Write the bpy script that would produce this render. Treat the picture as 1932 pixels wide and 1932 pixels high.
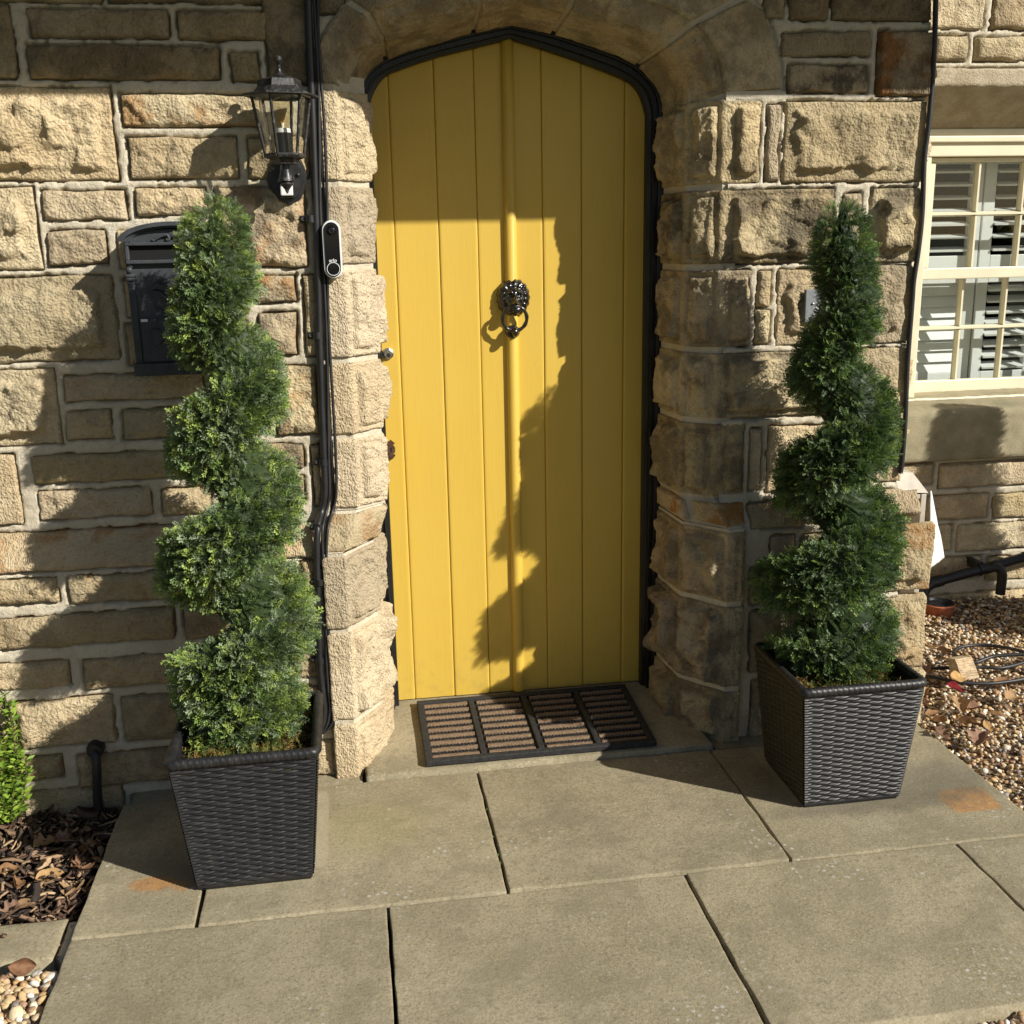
import bpy, bmesh, math, random
import numpy as np
from mathutils import Vector, Matrix

for o in list(bpy.data.objects): bpy.data.objects.remove(o)
S = bpy.context.scene
COL = S.collection
random.seed(7)
RS = np.random.RandomState(11)

# ------------------------------------------------------------------ camera
# Pixel coordinates below are those of the photograph scaled to 1932 x 1932.
FPX = 2000.0
YAW, PITCH, ROLL = [math.radians(a) for a in (8.66, 14.26, 1.13)]
FW = np.array([math.sin(YAW)*math.cos(PITCH), math.cos(YAW)*math.cos(PITCH), -math.sin(PITCH)])
_r = np.array([math.cos(YAW), -math.sin(YAW), 0.0]); _d = np.cross(FW, _r)
RT = math.cos(ROLL)*_r + math.sin(ROLL)*_d
DN = -math.sin(ROLL)*_r + math.cos(ROLL)*_d
CAM = np.array([0.0, -2.92, 1.4915])
cd = bpy.data.cameras.new('camera'); cam = bpy.data.objects.new('camera', cd); COL.objects.link(cam)
cd.sensor_width = 36.0; cd.lens = FPX/1932*36.0; cd.clip_start = 0.05; cd.clip_end = 3000
m = Matrix.Identity(4)
for i in range(3):
    m[i][0] = RT[i]; m[i][1] = -DN[i]; m[i][2] = -FW[i]; m[i][3] = CAM[i]
cam.matrix_world = m
S.camera = cam
S.render.resolution_x = S.render.resolution_y = 1024

# ------------------------------------------------------------------ light
SUN = np.array([-1.19, 1.0, -0.97]); SUN /= np.linalg.norm(SUN)      # direction the light travels
W = bpy.data.worlds.new('World'); S.world = W; W.use_nodes = True
nt = W.node_tree; nt.nodes.clear()
sky = nt.nodes.new('ShaderNodeTexSky'); sky.sky_type = 'NISHITA'; sky.sun_disc = False
sky.sun_elevation = math.asin(-SUN[2]); sky.sun_rotation = math.atan2(-SUN[0], -SUN[1])
sky.air_density = 1.0; sky.dust_density = 1.0
bg = nt.nodes.new('ShaderNodeBackground'); bg.inputs[1].default_value = 0.05
out = nt.nodes.new('ShaderNodeOutputWorld')
nt.links.new(sky.outputs[0], bg.inputs[0]); nt.links.new(bg.outputs[0], out.inputs[0])
sl = bpy.data.lights.new('sun', 'SUN'); sl.energy = 5.0; sl.angle = math.radians(0.53); sl.color = (1.0, 0.95, 0.86)
so = bpy.data.objects.new('sun', sl); COL.objects.link(so)
so.rotation_euler = Vector(SUN).to_track_quat('-Z', 'Y').to_euler(); so.location = (4, -5, 6)
S.view_settings.view_transform = 'Standard'; S.view_settings.look = 'None'
S.view_settings.gamma = 1.0; S.view_settings.use_curve_mapping = False
S.view_settings.exposure = 0.42

# ------------------------------------------------------------------ pixel helpers
def ray(px, py): return RT*(px-966)/FPX + DN*(py-966)/FPX + FW
def onY(px, py, y=0.0):
    d = ray(px, py); return CAM + d*(y-CAM[1])/d[1]
def onZ(px, py, z=0.0):
    d = ray(px, py); return CAM + d*(z-CAM[2])/d[2]
def onX(px, py, x):
    d = ray(px, py); return CAM + d*(x-CAM[0])/d[0]

# ------------------------------------------------------------------ noise (numpy)
_P = np.random.RandomState(3).permutation(256); _P = np.concatenate([_P, _P, _P])
_G = np.random.RandomState(4).normal(size=(256, 3)); _G /= np.linalg.norm(_G, axis=1)[:, None]
def perlin(p):
    p = np.asarray(p, float); sh = p.shape[:-1]; p = p.reshape(-1, 3)
    i = np.floor(p).astype(int); f = p-i; i &= 255
    w = f*f*f*(f*(f*6-15)+10); r = np.zeros(len(p))
    for dx in (0, 1):
        for dy in (0, 1):
            for dz in (0, 1):
                h = _P[_P[_P[(i[:, 0]+dx) & 255]+((i[:, 1]+dy) & 255)]+((i[:, 2]+dz) & 255)]
                g = _G[h]; d = (g*(f-[dx, dy, dz])).sum(1)
                ww = (w[:, 0] if dx else 1-w[:, 0])*(w[:, 1] if dy else 1-w[:, 1])*(w[:, 2] if dz else 1-w[:, 2])
                r += ww*d
    return (r*1.6).reshape(sh)
def fbm(p, o=3):
    p = np.asarray(p, float); r = 0; a = 1.0
    for k in range(o):
        r = r+a*perlin(p*2**k+k*17.3); a *= .5
    return r
def ridge(p, o=2):
    p = np.asarray(p, float); r = 0; a = 1.0
    for k in range(o):
        r = r+a*(1-2*np.abs(perlin(p*2**k+k*9.1))); a *= .5
    return r
def facets(p, seed=0):
    """angular chips: tilted planes per voronoi cell"""
    p = np.asarray(p, float); sh = p.shape[:-1]; q = p.reshape(-1, 3)
    i = np.floor(q).astype(int); best = np.full(len(q), 9.0); val = np.zeros(len(q))
    for dx in (-1, 0, 1):
        for dy in (-1, 0, 1):
            for dz in (-1, 0, 1):
                c = i+[dx, dy, dz]; h = _P[_P[_P[c[:, 0] & 255]+(c[:, 1] & 255)]+((c[:, 2]+seed) & 255)]
                pt = c+.5+.45*_G[h]; v = q-pt; d = (v*v).sum(1)
                t = d < best
                val[t] = ((v*_G[(h*7+3) & 255]).sum(1)+.5*_G[(h*5+1) & 255, 0])[t]; best[t] = d[t]
    return val.reshape(sh)
def sm(a, b, x):
    t = np.clip((x-a)/(b-a), 0, 1); return t*t*(3-2*t)

# ------------------------------------------------------------------ mesh helpers
WL = {}
def link(o, parent=None):
    COL.objects.link(o)
    if parent is not None: o.parent = parent
def mesh(name, V, F, smooth=True, col=None):
    V = np.asarray(V, float); me = bpy.data.meshes.new(name)
    if isinstance(F, np.ndarray):
        n, k = F.shape
        me.vertices.add(len(V)); me.vertices.foreach_set('co', V.ravel())
        me.loops.add(n*k); me.loops.foreach_set('vertex_index', F.ravel().astype(np.int32))
        me.polygons.add(n)
        me.polygons.foreach_set('loop_start', np.arange(0, n*k, k, dtype=np.int32))
        me.polygons.foreach_set('loop_total', np.full(n, k, dtype=np.int32))
        me.update(calc_edges=True)
    else:
        me.from_pydata(V.tolist(), [], [list(f) for f in F]); me.update()
    me.polygons.foreach_set('use_smooth', np.full(len(me.polygons), smooth))
    if col is not None:
        a = me.color_attributes.new('Col', 'FLOAT_COLOR', 'POINT')
        c = np.ones((len(V), 4)); c[:, :3] = col; a.data.foreach_set('color', c.ravel())
    return me
def obj(name, V, F, mat, parent=None, smooth=True, col=None, at=None):
    V = np.array(V, float)
    loc = np.array(WL[parent]) if parent is not None else (np.array(at) if at is not None else np.zeros(3))
    me = mesh(name, V-loc, F, smooth, col); me.materials.append(M[mat])
    o = bpy.data.objects.new(name, me); link(o, parent)
    if parent is None: o.location = loc
    WL[o] = loc
    return o
def thing(name, loc, label, cat, group=None):
    o = bpy.data.objects.new(name, None); o.empty_display_size = .05; COL.objects.link(o)
    o.location = loc; WL[o] = np.array(loc, float); tag(o, label, cat, group); return o
def tag(o, label=None, cat=None, group=None, kind=None):
    if label: o['label'] = label
    if cat: o['category'] = cat
    if group: o['group'] = group
    if kind: o['kind'] = kind
    return o
def gridF(nu, nv, closed_u=False, closed_v=False):
    iu = np.arange(nu if closed_u else nu-1); iv = np.arange(nv if closed_v else nv-1)
    a, b = np.meshgrid(iu, iv, indexing='ij'); a = a.ravel(); b = b.ravel()
    a2 = (a+1) % nu; b2 = (b+1) % nv
    return np.stack([a*nv+b, a2*nv+b, a2*nv+b2, a*nv+b2], 1)
class MB:
    """collects pieces of one part"""
    def __init__(s): s.V = []; s.F = []; s.n = 0
    def add(s, V, F):
        V = np.asarray(V, float).reshape(-1, 3)
        s.V.append(V); s.F += [[int(i)+s.n for i in f] for f in F]; s.n += len(V); return s
    def box(s, a, b, rot=None, c=None):
        a = np.array(a, float); b = np.array(b, float)
        V = np.array([[x, y, z] for x in (a[0], b[0]) for y in (a[1], b[1]) for z in (a[2], b[2])])
        if rot is not None:
            c = (a+b)/2 if c is None else np.array(c); V = (V-c) @ np.array(rot).T+c
        return s.add(V, [(0, 1, 3, 2), (4, 6, 7, 5), (0, 4, 5, 1), (2, 3, 7, 6), (0, 2, 6, 4), (1, 5, 7, 3)])
    def bbox(s, a, b, e=.003):
        """box with bevelled edges"""
        bm = bmesh.new(); bmesh.ops.create_cube(bm, size=1)
        a = np.array(a, float); b = np.array(b, float)
        for v in bm.verts: v.co = Vector(((a+b)/2+(b-a)*np.array(v.co)))
        bmesh.ops.bevel(bm, geom=list(bm.edges), offset=e, segments=2, affect='EDGES', profile=.5)
        bm.verts.index_update(); s.add([v.co[:] for v in bm.verts], [[v.index for v in f.verts] for f in bm.faces]); bm.free(); return s
    def tube(s, pts, r, n=10, caps=True, rad=None):
        pts = np.array(pts, float); k = len(pts); rr = np.full(k, r) if rad is None else np.array(rad)
        T = np.gradient(pts, axis=0); T /= np.linalg.norm(T, axis=1)[:, None]+1e-12
        up = np.array([0, 0, 1.0]) if abs(T[0, 2]) < .9 else np.array([1.0, 0, 0])
        V = []
        N = np.cross(up, T[0]); N /= np.linalg.norm(N)
        for i in range(k):
            N = N-T[i]*(N @ T[i]); N /= np.linalg.norm(N); B = np.cross(T[i], N)
            for j in range(n):
                a = 2*math.pi*j/n; V.append(pts[i]+rr[i]*(math.cos(a)*N+math.sin(a)*B))
        F = gridF(k, n, False, True).tolist()
        if caps: F += [list(range(n))[::-1], [(k-1)*n+j for j in range(n)]]
        return s.add(V, F)
    def lathe(s, prof, c, n=24, axis=2, ang0=0, caps=True):
        V = []; c = np.array(c, float)
        for r, h in prof:
            for j in range(n):
                a = ang0+2*math.pi*j/n; p = [r*math.cos(a), r*math.sin(a), h]
                if axis == 1: p = [p[0], p[2], p[1]]
                V.append(c+p)
        k = len(prof); F = gridF(k, n, False, True).tolist()
        if caps: F += [list(range(n))[::-1], [(k-1)*n+j for j in range(n)]]
        return s.add(V, F)
    def sph(s, c, r, sc=(1, 1, 1), n=12):
        V = []; c = np.array(c)
        for i in range(n+1):
            t = math.pi*i/n
            for j in range(2*n):
                a = math.pi*j/n; V.append(c+r*np.array([math.sin(t)*math.cos(a)*sc[0], math.sin(t)*math.sin(a)*sc[1], math.cos(t)*sc[2]]))
        return s.add(V, gridF(n+1, 2*n, False, True).tolist())
    def prism(s, outline, y0, y1, bev=0.0):
        """outline in (x,z), extruded y0 (front) .. y1 (back)"""
        o = np.array(outline, float); n = len(o); c = o.mean(0)
        V = []; rings = [(o, y1), (o, y0+bev)]
        if bev: rings.append((c+(o-c)*(1-bev*.9/np.abs(o-c).max()), y0))
        for oo, y in rings: V += [(p[0], y, p[1]) for p in oo]
        F = gridF(len(rings), n, False, True).tolist()
        F += [list(range(n)), [(len(rings)-1)*n+j for j in range(n)][::-1]]
        return s.add(V, F)
    def build(s, name, mat, parent=None, smooth=False, at=None):
        o = obj(name, np.concatenate(s.V), s.F, mat, parent, smooth, at=at)
        return o
def autosmooth(o, deg=35):
    me = o.data; bm = bmesh.new(); bm.from_mesh(me)
    bmesh.ops.recalc_face_normals(bm, faces=bm.faces)
    for f in bm.faces: f.smooth = True
    lim = math.radians(deg)
    for e in bm.edges:
        if len(e.link_faces) == 2 and e.calc_face_angle(0) > lim: e.smooth = False
    bm.to_mesh(me); bm.free(); return o
def spline(pts, n=12):
    p = np.array(pts, float); p = np.vstack([2*p[0]-p[1], p, 2*p[-1]-p[-2]]); out = []
    for i in range(1, len(p)-2):
        for t in np.linspace(0, 1, n, endpoint=False):
            a, b, c, d = p[i-1:i+3]
            out.append(.5*((2*b)+(c-a)*t+(2*a-5*b+4*c-d)*t*t+(-a+3*b-3*c+d)*t**3))
    out.append(p[-2]); return np.array(out)

# ------------------------------------------------------------------ materials
M = {}
class NT:
    def __init__(s, name):
        s.m = bpy.data.materials.new(name); s.m.use_nodes = True; s.t = s.m.node_tree; s.t.nodes.clear()
        s.o = s.n('OutputMaterial'); M[name] = s.m
    def n(s, k, **kw):
        x = s.t.nodes.new('ShaderNode'+k)
        for a, b in kw.items(): setattr(x, a, b)
        return x
    def put(s, sock, v):
        if hasattr(v, 'is_output') or isinstance(v, bpy.types.NodeSocket): s.t.links.new(v, sock)
        elif isinstance(v, (tuple, list)) and len(v) == 3 and sock.type == 'RGBA': sock.default_value = (*v, 1)
        else: sock.default_value = v
    def pos(s):
        return s.n('NewGeometry').outputs['Position']
    def mapv(s, v, scale=(1, 1, 1), loc=(0, 0, 0)):
        x = s.n('Mapping'); s.put(x.inputs[0], v); x.inputs['Scale'].default_value = scale; x.inputs['Location'].default_value = loc; return x.outputs[0]
    def noise(s, v, scale, detail=3, rough=.55, col=False):
        x = s.n('TexNoise'); s.put(x.inputs['Vector'], v); x.inputs['Scale'].default_value = scale
        x.inputs['Detail'].default_value = detail; x.inputs['Roughness'].default_value = rough
        return x.outputs[1 if col else 0]
    def vor(s, v, scale, feature='F1', out=0, rnd=1.0):
        x = s.n('TexVoronoi', feature=feature); s.put(x.inputs['Vector'], v); x.inputs['Scale'].default_value = scale
        x.inputs['Randomness'].default_value = rnd
        return x.outputs[out]
    def ramp(s, f, stops):
        x = s.n('ValToRGB'); s.put(x.inputs[0], f); e = x.color_ramp.elements
        while len(e) < len(stops): e.new(.5)
        for el, (p, c) in zip(e, stops):
            el.position = p; el.color = (*c, 1) if isinstance(c, (tuple, list)) else (c, c, c, 1)
        return x.outputs[0]
    def mix(s, f, a, b, mode='MIX'):
        x = s.n('Mix', data_type='RGBA', blend_type=mode); s.put(x.inputs[0], f); s.put(x.inputs[6], a); s.put(x.inputs[7], b); return x.outputs[2]
    def math(s, op, a, b=0.0, c=None, clamp=False):
        x = s.n('Math', operation=op, use_clamp=clamp); s.put(x.inputs[0], a); s.put(x.inputs[1], b)
        if c is not None: s.put(x.inputs[2], c)
        return x.outputs[0]
    def mr(s, v, a, b, c=0.0, d=1.0):
        x = s.n('MapRange', interpolation_type='SMOOTHSTEP'); s.put(x.inputs[0], v)
        for i, q in enumerate((a, b, c, d)): x.inputs[1+i].default_value = q
        return x.outputs[0]
    def bump(s, h, dist, strength=1.0, nrm=None):
        x = s.n('Bump'); s.put(x.inputs['Height'], h); x.inputs['Distance'].default_value = dist; x.inputs['Strength'].default_value = strength
        if nrm is not None: s.put(x.inputs['Normal'], nrm)
        return x.outputs[0]
    def attr(s, name='Col'):
        x = s.n('Attribute'); x.attribute_name = name; return x.outputs['Color']
    def ocol(s):
        x = s.n('ObjectInfo'); c = s.n('SeparateColor'); s.put(c.inputs[0], x.outputs['Color']); return c.outputs[0], c.outputs[1], c.outputs[2], x.outputs['Random']
    def bsdf(s, color, rough=.8, nrm=None, metal=0.0, spec=.5, coat=0.0, trans=0.0, ior=1.5, emit=None):
        b = s.n('BsdfPrincipled'); s.put(b.inputs['Base Color'], color); s.put(b.inputs['Roughness'], rough); s.put(b.inputs['Metallic'], metal)
        b.inputs['Specular IOR Level'].default_value = spec; b.inputs['Coat Weight'].default_value = coat
        b.inputs['Transmission Weight'].default_value = trans; b.inputs['IOR'].default_value = ior
        if nrm is not None: s.put(b.inputs['Normal'], nrm)
        s.t.links.new(b.outputs[0], s.o.inputs[0]); return b

def stone_material(name, A, B, tooling=False):
    k = NT(name); p = k.pos(); tone, soot, rust, rnd = k.ocol()
    n1 = k.noise(p, 5, 4); n2 = k.noise(p, 38, 4, .65); n3 = k.noise(p, 135, 4, .78); n4 = k.noise(k.mapv(p, loc=(3, 7, 1)), 11, 5, .62)
    c = k.mix(k.mr(n1, .35, .65), A, B)
    c = k.mix(k.math('MULTIPLY', k.mr(n2, .45, .75), .40), c, (.36, .27, .155))
    c = k.mix(k.math('MULTIPLY', k.mr(n3, .55, .68), .50), c, (.17, .13, .08))
    c = k.mix(k.math('MULTIPLY', k.mr(n3, .34, .45, 1, 0), .4), c, (.66, .56, .39))
    r = k.math('MULTIPLY', k.mr(n4, .47, .62), k.math('POWER', rust, 1.6))
    c = k.mix(r, c, (.40, .19, .055))
    st = k.math('MULTIPLY', k.mr(k.noise(k.mapv(p, loc=(9, 2, 4)), 9, 6, .68), .43, .60), soot)
    c = k.mix(st, c, (.055, .047, .04))
    c = k.mix(k.math('SUBTRACT', 1.0, tone), c, k.mix(1.0, c, (.33, .27, .22), 'MULTIPLY'))
    v = k.n('HueSaturation'); k.put(v.inputs['Color'], c)
    k.put(v.inputs['Value'], k.mr(rnd, 0, 1, .80, 1.10)); k.put(v.inputs['Hue'], k.mr(k.math('FRACT', k.math('MULTIPLY', rnd, 7.31)), 0, 1, .495, .504)); k.put(v.inputs['Saturation'], k.mr(k.math('FRACT', k.math('MULTIPLY', rnd, 3.77)), 0, 1, .92, 1.08))
    h = k.math('ADD', k.math('MULTIPLY', n2, 1.2), k.math('MULTIPLY', n3, .55))
    h = k.math('ADD', h, k.math('MULTIPLY', k.vor(p, 130), .35))
    if tooling:
        w = k.n('TexWave', wave_type='BANDS', bands_direction='X'); k.put(w.inputs[0], p); w.inputs['Scale'].default_value = 45; w.inputs['Distortion'].default_value = 14; w.inputs['Detail'].default_value = 2
        h = k.math('ADD', h, k.math('MULTIPLY', w.outputs[1], .10))
    k.bsdf(v.outputs[0], .92, k.bump(h, .011, 1.0), spec=.25)
stone_material('stone', (.62, .515, .325), (.545, .435, .26))
stone_material('stone_tooled', (.62, .515, .335), (.56, .45, .28), True)

k = NT('mortar'); p = k.pos(); n = k.noise(p, 12, 5, .6); f = k.noise(p, 260, 3, .7)
c = k.mix(k.mr(n, .35, .7), (.62, .56, .44), (.53, .47, .35)); c = k.mix(k.math('MULTIPLY', k.mr(f, .55, .7), .5), c, (.33, .28, .20)); g2 = k.noise(p, 70, 5, .72)
c = k.mix(k.math('MULTIPLY', k.mr(g2, .52, .66), .45), c, (.40, .34, .24))
k.bsdf(c, .95, k.bump(k.math('ADD', k.math('MULTIPLY', f, .5), k.math('MULTIPLY', g2, 1.0)), .006, .9), spec=.2)

k = NT('lintel_stone'); p = k.pos(); f = k.noise(p, 170, 4, .7); n = k.noise(p, 14, 4)
c = k.mix(k.mr(n, .35, .65), (.50, .43, .31), (.40, .33, .22)); c = k.mix(k.math('MULTIPLY', k.mr(f, .52, .68), .6), c, (.16, .11, .07))
k.bsdf(c, .9, k.bump(f, .006, .9), spec=.25)

k = NT('sill_stone'); p = k.pos(); f = k.noise(p, 190, 4, .7); n = k.noise(p, 9, 5, .6)
c = k.mix(k.mr(n, .35, .68), (.36, .31, .20), (.24, .22, .14)); c = k.mix(k.math('MULTIPLY', k.mr(f, .55, .7), .5), c, (.12, .11, .075))
k.bsdf(c, .9, k.bump(f, .004, .8), spec=.25)

k = NT('paving'); p = k.pos(); tone, _, _, rnd = k.ocol()
n1 = k.noise(p, 2.6, 4, .6); n2 = k.noise(p, 24, 6, .72); n3 = k.noise(p, 130, 4, .8)
c = k.mix(k.mr(n1, .36, .64), (.325, .28, .185), (.255, .218, .138))
c = k.mix(k.math('MULTIPLY', k.mr(n2, .5, .7), .5), c, (.165, .145, .09))
c = k.mix(k.math('MULTIPLY', k.mr(n3, .53, .64), .62), c, (.125, .11, .07))
c = k.mix(k.math('MULTIPLY', k.mr(n3, .36, .46, 1, 0), .55), c, (.44, .385, .27))
nb = k.noise(k.mapv(p, loc=(4.1, 1.3, 0)), 5.5, 6, .66); nd = k.noise(k.mapv(p, (1.0, 2.2, 1), (2.2, 5.1, 0)), 9, 6, .7)
c = k.mix(k.math('MULTIPLY', k.mr(nb, .47, .62), .55), c, (.20, .172, .112))
c = k.mix(k.math('MULTIPLY', k.mr(nd, .54, .68), .45), c, (.36, .315, .215))
c = k.mix(k.math('MULTIPLY', k.mr(k.noise(p, 60, 5, .75), .56, .66), .5), c, (.14, .125, .08))
# lichen discs: clustered
lv = k.vor(p, 55); lm = k.math('MULTIPLY', k.mr(lv, .20, .33, 1, 0), k.mr(k.noise(k.mapv(p, loc=(1.7, .3, 0)), 3.2, 3), .55, .66))
lm = k.math('MULTIPLY', lm, k.mr(k.noise(p, 70, 2), .40, .55))
c = k.mix(k.math('MULTIPLY', lm, .9), c, (.44, .44, .40))
# algae patch and rust marks: stains with their own shapes
def blob(k, p, cx, cy, rx, ry, soft=.35, pw=2, wob=.35):
    sx = k.n('SeparateXYZ'); k.put(sx.inputs[0], p)
    a = k.math('POWER', k.math('ABSOLUTE', k.math('DIVIDE', k.math('SUBTRACT', sx.outputs[0], cx), rx)), pw)
    b = k.math('POWER', k.math('ABSOLUTE', k.math('DIVIDE', k.math('SUBTRACT', sx.outputs[1], cy), ry)), pw)
    d = k.math('ADD', k.math('ADD', a, b), k.math('MULTIPLY', k.math('SUBTRACT', k.noise(p, 16, 4, .6), .5), wob*2))
    return k.mr(d, 1-soft, 1+soft, 1, 0)
g = onZ(690, 1560); c = k.mix(k.math('MULTIPLY', blob(k, p, g[0], g[1], .16, .13, .9), .25), c, (.25, .235, .08))
for (px, py, rx, ry, pw, am) in ((1826, 1508, .072, .062, 5, .7), (290, 1668, .055, .03, 2, .7), (345, 1672, .025, .02, 2, .5)):
    g = onZ(px, py); c = k.mix(k.math('MULTIPLY', blob(k, p, g[0], g[1], rx, ry, .6, pw, .8), am), c, k.mix(k.mr(n2, .35, .65), (.44, .21, .055), (.27, .135, .05)))
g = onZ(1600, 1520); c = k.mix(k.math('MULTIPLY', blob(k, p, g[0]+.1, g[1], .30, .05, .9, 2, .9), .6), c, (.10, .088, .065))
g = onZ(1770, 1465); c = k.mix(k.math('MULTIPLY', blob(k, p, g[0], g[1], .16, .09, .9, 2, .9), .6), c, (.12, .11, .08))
g = onZ(595, 1560); c = k.mix(k.math('MULTIPLY', blob(k, p, g[0], g[1], .035, .19, .5, 6, .5), .42), c, (.43, .37, .27))
g = onZ(1470, 1440); c = k.mix(k.math('MULTIPLY', blob(k, p, g[0], g[1], .05, .25, .5, 6, .5), .4), c, (.37, .30, .20))
# fine scratches
sc = k.noise(k.mapv(p, (14, 160, 1)), 1.0, 2, .5)
c = k.mix(k.math('MULTIPLY', k.mr(sc, .70, .76), .25), c, (.5, .45, .33))
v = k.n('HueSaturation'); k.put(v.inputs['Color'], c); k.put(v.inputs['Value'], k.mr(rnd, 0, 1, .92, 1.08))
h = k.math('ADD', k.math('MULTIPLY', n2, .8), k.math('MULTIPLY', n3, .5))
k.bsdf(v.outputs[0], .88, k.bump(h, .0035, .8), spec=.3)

def simple(name, col, rough=.6, metal=0, spec=.5, nscale=0, var=.25, bump=0.0, bscale=200, coat=0):
    k = NT(name); p = k.pos(); c = col; nr = None
    if nscale:
        n = k.noise(p, nscale, 4, .6); c = k.mix(k.mr(n, .3, .7), tuple(x*(1-var) for x in col), tuple(min(1, x*(1+var)) for x in col))
    if bump: nr = k.bump(k.noise(p, bscale, 3, .6), bump, .8)
    k.bsdf(c, rough, nr, metal, spec, coat)
k = NT('yellow_paint'); p = k.pos()
g = k.noise(k.mapv(p, (55, 55, 1.6)), 6, 4, .6); b2 = k.noise(p, 3, 3)
c = k.mix(k.mr(g, .4, .7), (.615, .412, .062), (.58, .388, .057)); c = k.mix(k.math('MULTIPLY', k.mr(b2, .4, .65), .35), c, (.61, .43, .082))
c = k.mix(k.math('MULTIPLY', k.mr(k.noise(p, 30, 5, .7), .66, .72), .5), c, (.55, .36, .06))
sx = k.n('SeparateXYZ'); k.put(sx.inputs[0], p)
c = k.mix(k.math('MULTIPLY', k.math('MULTIPLY', k.mr(sx.outputs[2], .05, .30, 1, 0), k.mr(k.noise(p, 22, 5, .7), .45, .65)), .22), c, (.30, .22, .09))
k.bsdf(c, k.mr(g, .3, .7, .42, .55), k.bump(g, .0007, .5), spec=.45)
k = NT('black_paint_wood'); p = k.pos(); g = k.noise(k.mapv(p, (40, 40, 2)), 6, 4, .6); w = k.noise(p, 60, 5, .75)
c = k.mix(k.mr(w, .66, .70), (.012, .012, .012), (.20, .18, .15)); k.bsdf(c, .32, k.bump(g, .002, .7), spec=.5)
simple('black_iron', (.013, .012, .011), .22, 0, .6, 30, .3, .0015, 120, .4)
simple('black_metal', (.02, .02, .02), .42, 0, .5, 40, .4, .0008, 300)
k = NT('lantern_metal'); p = k.pos(); d = k.mr(k.noise(p, 60, 5, .7), .48, .66)
c = k.mix(k.math('MULTIPLY', d, .55), (.018, .018, .018), (.13, .125, .115)); k.bsdf(c, k.mr(d, 0, 1, .35, .65), k.bump(k.noise(p, 220, 3), .0008, .6), spec=.5)
simple('letterbox_paint', (.042, .046, .052), .6, 0, .45, 25, .2, .0006, 350)
simple('dark_hole', (.004, .004, .004), .9)
simple('black_plastic', (.016, .016, .017), .42, 0, .5, 20, .25)
simple('cable_rubber', (.02, .02, .021), .5, 0, .45, 20, .3)
simple('white_plastic', (.80, .80, .78), .35, 0, .5)
simple('gloss_black', (.006, .006, .007), .06, 0, .5)
simple('steel', (.55, .55, .54), .28, 1.0, .5, 60, .2, .0004, 400)
simple('rusty_iron', (.075, .038, .022), .75, .3, .4, 60, .5, .002, 160)
simple('print_white', (.75, .75, .75), .5)
simple('rubber_mat', (.022, .022, .022), .7, 0, .4, 90, .4, .0015, 260)
simple('grey_slate', (.20, .215, .225), .55, 0, .4, 120, .2, .0005, 300)
simple('cream_paint', (.72, .665, .485), .4, 0, .45, 8, .05, .0005, 60)
simple('shutter_white', (.74, .74, .73), .45, 0, .4)
simple('dark_room', (.016, .014, .012), .9)
simple('meter_white', (.45, .41, .34), .5, 0, .4, 20, .12)
simple('terracotta', (.42, .13, .06), .8, 0, .3, 30, .25, .001, 200)
simple('white_sheet', (.74, .74, .72), .6, 0, .35, 30, .08, .003, 25)
simple('block_clay', (.47, .36, .23), .9, 0, .25, 60, .25, .002, 200)
simple('timber_dark', (.05, .04, .03), .7, 0, .3, 20, .3)
simple('roof_slate', (.09, .09, .095), .7, 0, .35, 10, .3)
simple('bark_wood', (.10, .065, .04), .9, 0, .2, 60, .4, .003, 150)
simple('soil', (.035, .026, .018), .95, 0, .15, 40, .4, .01, 60)
simple('gravel_bed', (.20, .14, .085), .95, 0, .15, 60, .5, .01, 70)
simple('filament', (.75, .38, .05), .4)
k = NT('ground_grass'); p = k.pos(); n = k.noise(p, 1.5, 5); c = k.mix(n, (.10, .085, .05), (.07, .09, .03)); k.bsdf(c, .95, spec=.15)
k = NT('planter_weave'); p = k.pos(); n = k.noise(p, 35, 4, .6); c = k.mix(k.mr(n, .4, .7), (.013, .013, .014), (.026, .025, .024)); k.bsdf(c, .46, spec=.5)
k = NT('coir'); p = k.pos(); n = k.noise(p, 330, 3, .8); n2 = k.noise(p, 25, 3); c = k.mix(k.mr(n, .35, .65), (.13, .09, .055), (.43, .31, .20)); c = k.mix(k.math('MULTIPLY', n2, .4), c, (.20, .12, .075))
k.bsdf(c, .95, k.bump(n, .005, 1.0), spec=.1)
def vcol(name, rough=.8, nscale=120, spec=.3, bump=.001, sub=False):
    k = NT(name); p = k.pos(); a = k.attr(); n = k.noise(p, nscale, 4, .65)
    c = k.mix(1.0, a, k.ramp(n, [(.3, .78), (.7, 1.15)]), 'MULTIPLY')
    b = k.bsdf(c, rough, k.bump(n, bump, .6) if bump else None, spec=spec)
    if sub:
        t = k.n('BsdfTranslucent'); k.put(t.inputs[0], c); mx = k.n('MixShader'); mx.inputs[0].default_value = .28
        k.t.links.new(b.outputs[0], mx.inputs[1]); k.t.links.new(t.outputs[0], mx.inputs[2]); k.t.links.new(mx.outputs[0], k.o.inputs[0])
vcol('pebble', .75, 90, .3, .0015); vcol('bark_chip', .9, 150, .2, .002)
vcol('foliage', .5, 40, .35, 0, True); vcol('leaf_dry', .75, 90, .3, .0008, True); vcol('moss', .9, 60, .1, 0, True)
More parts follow.
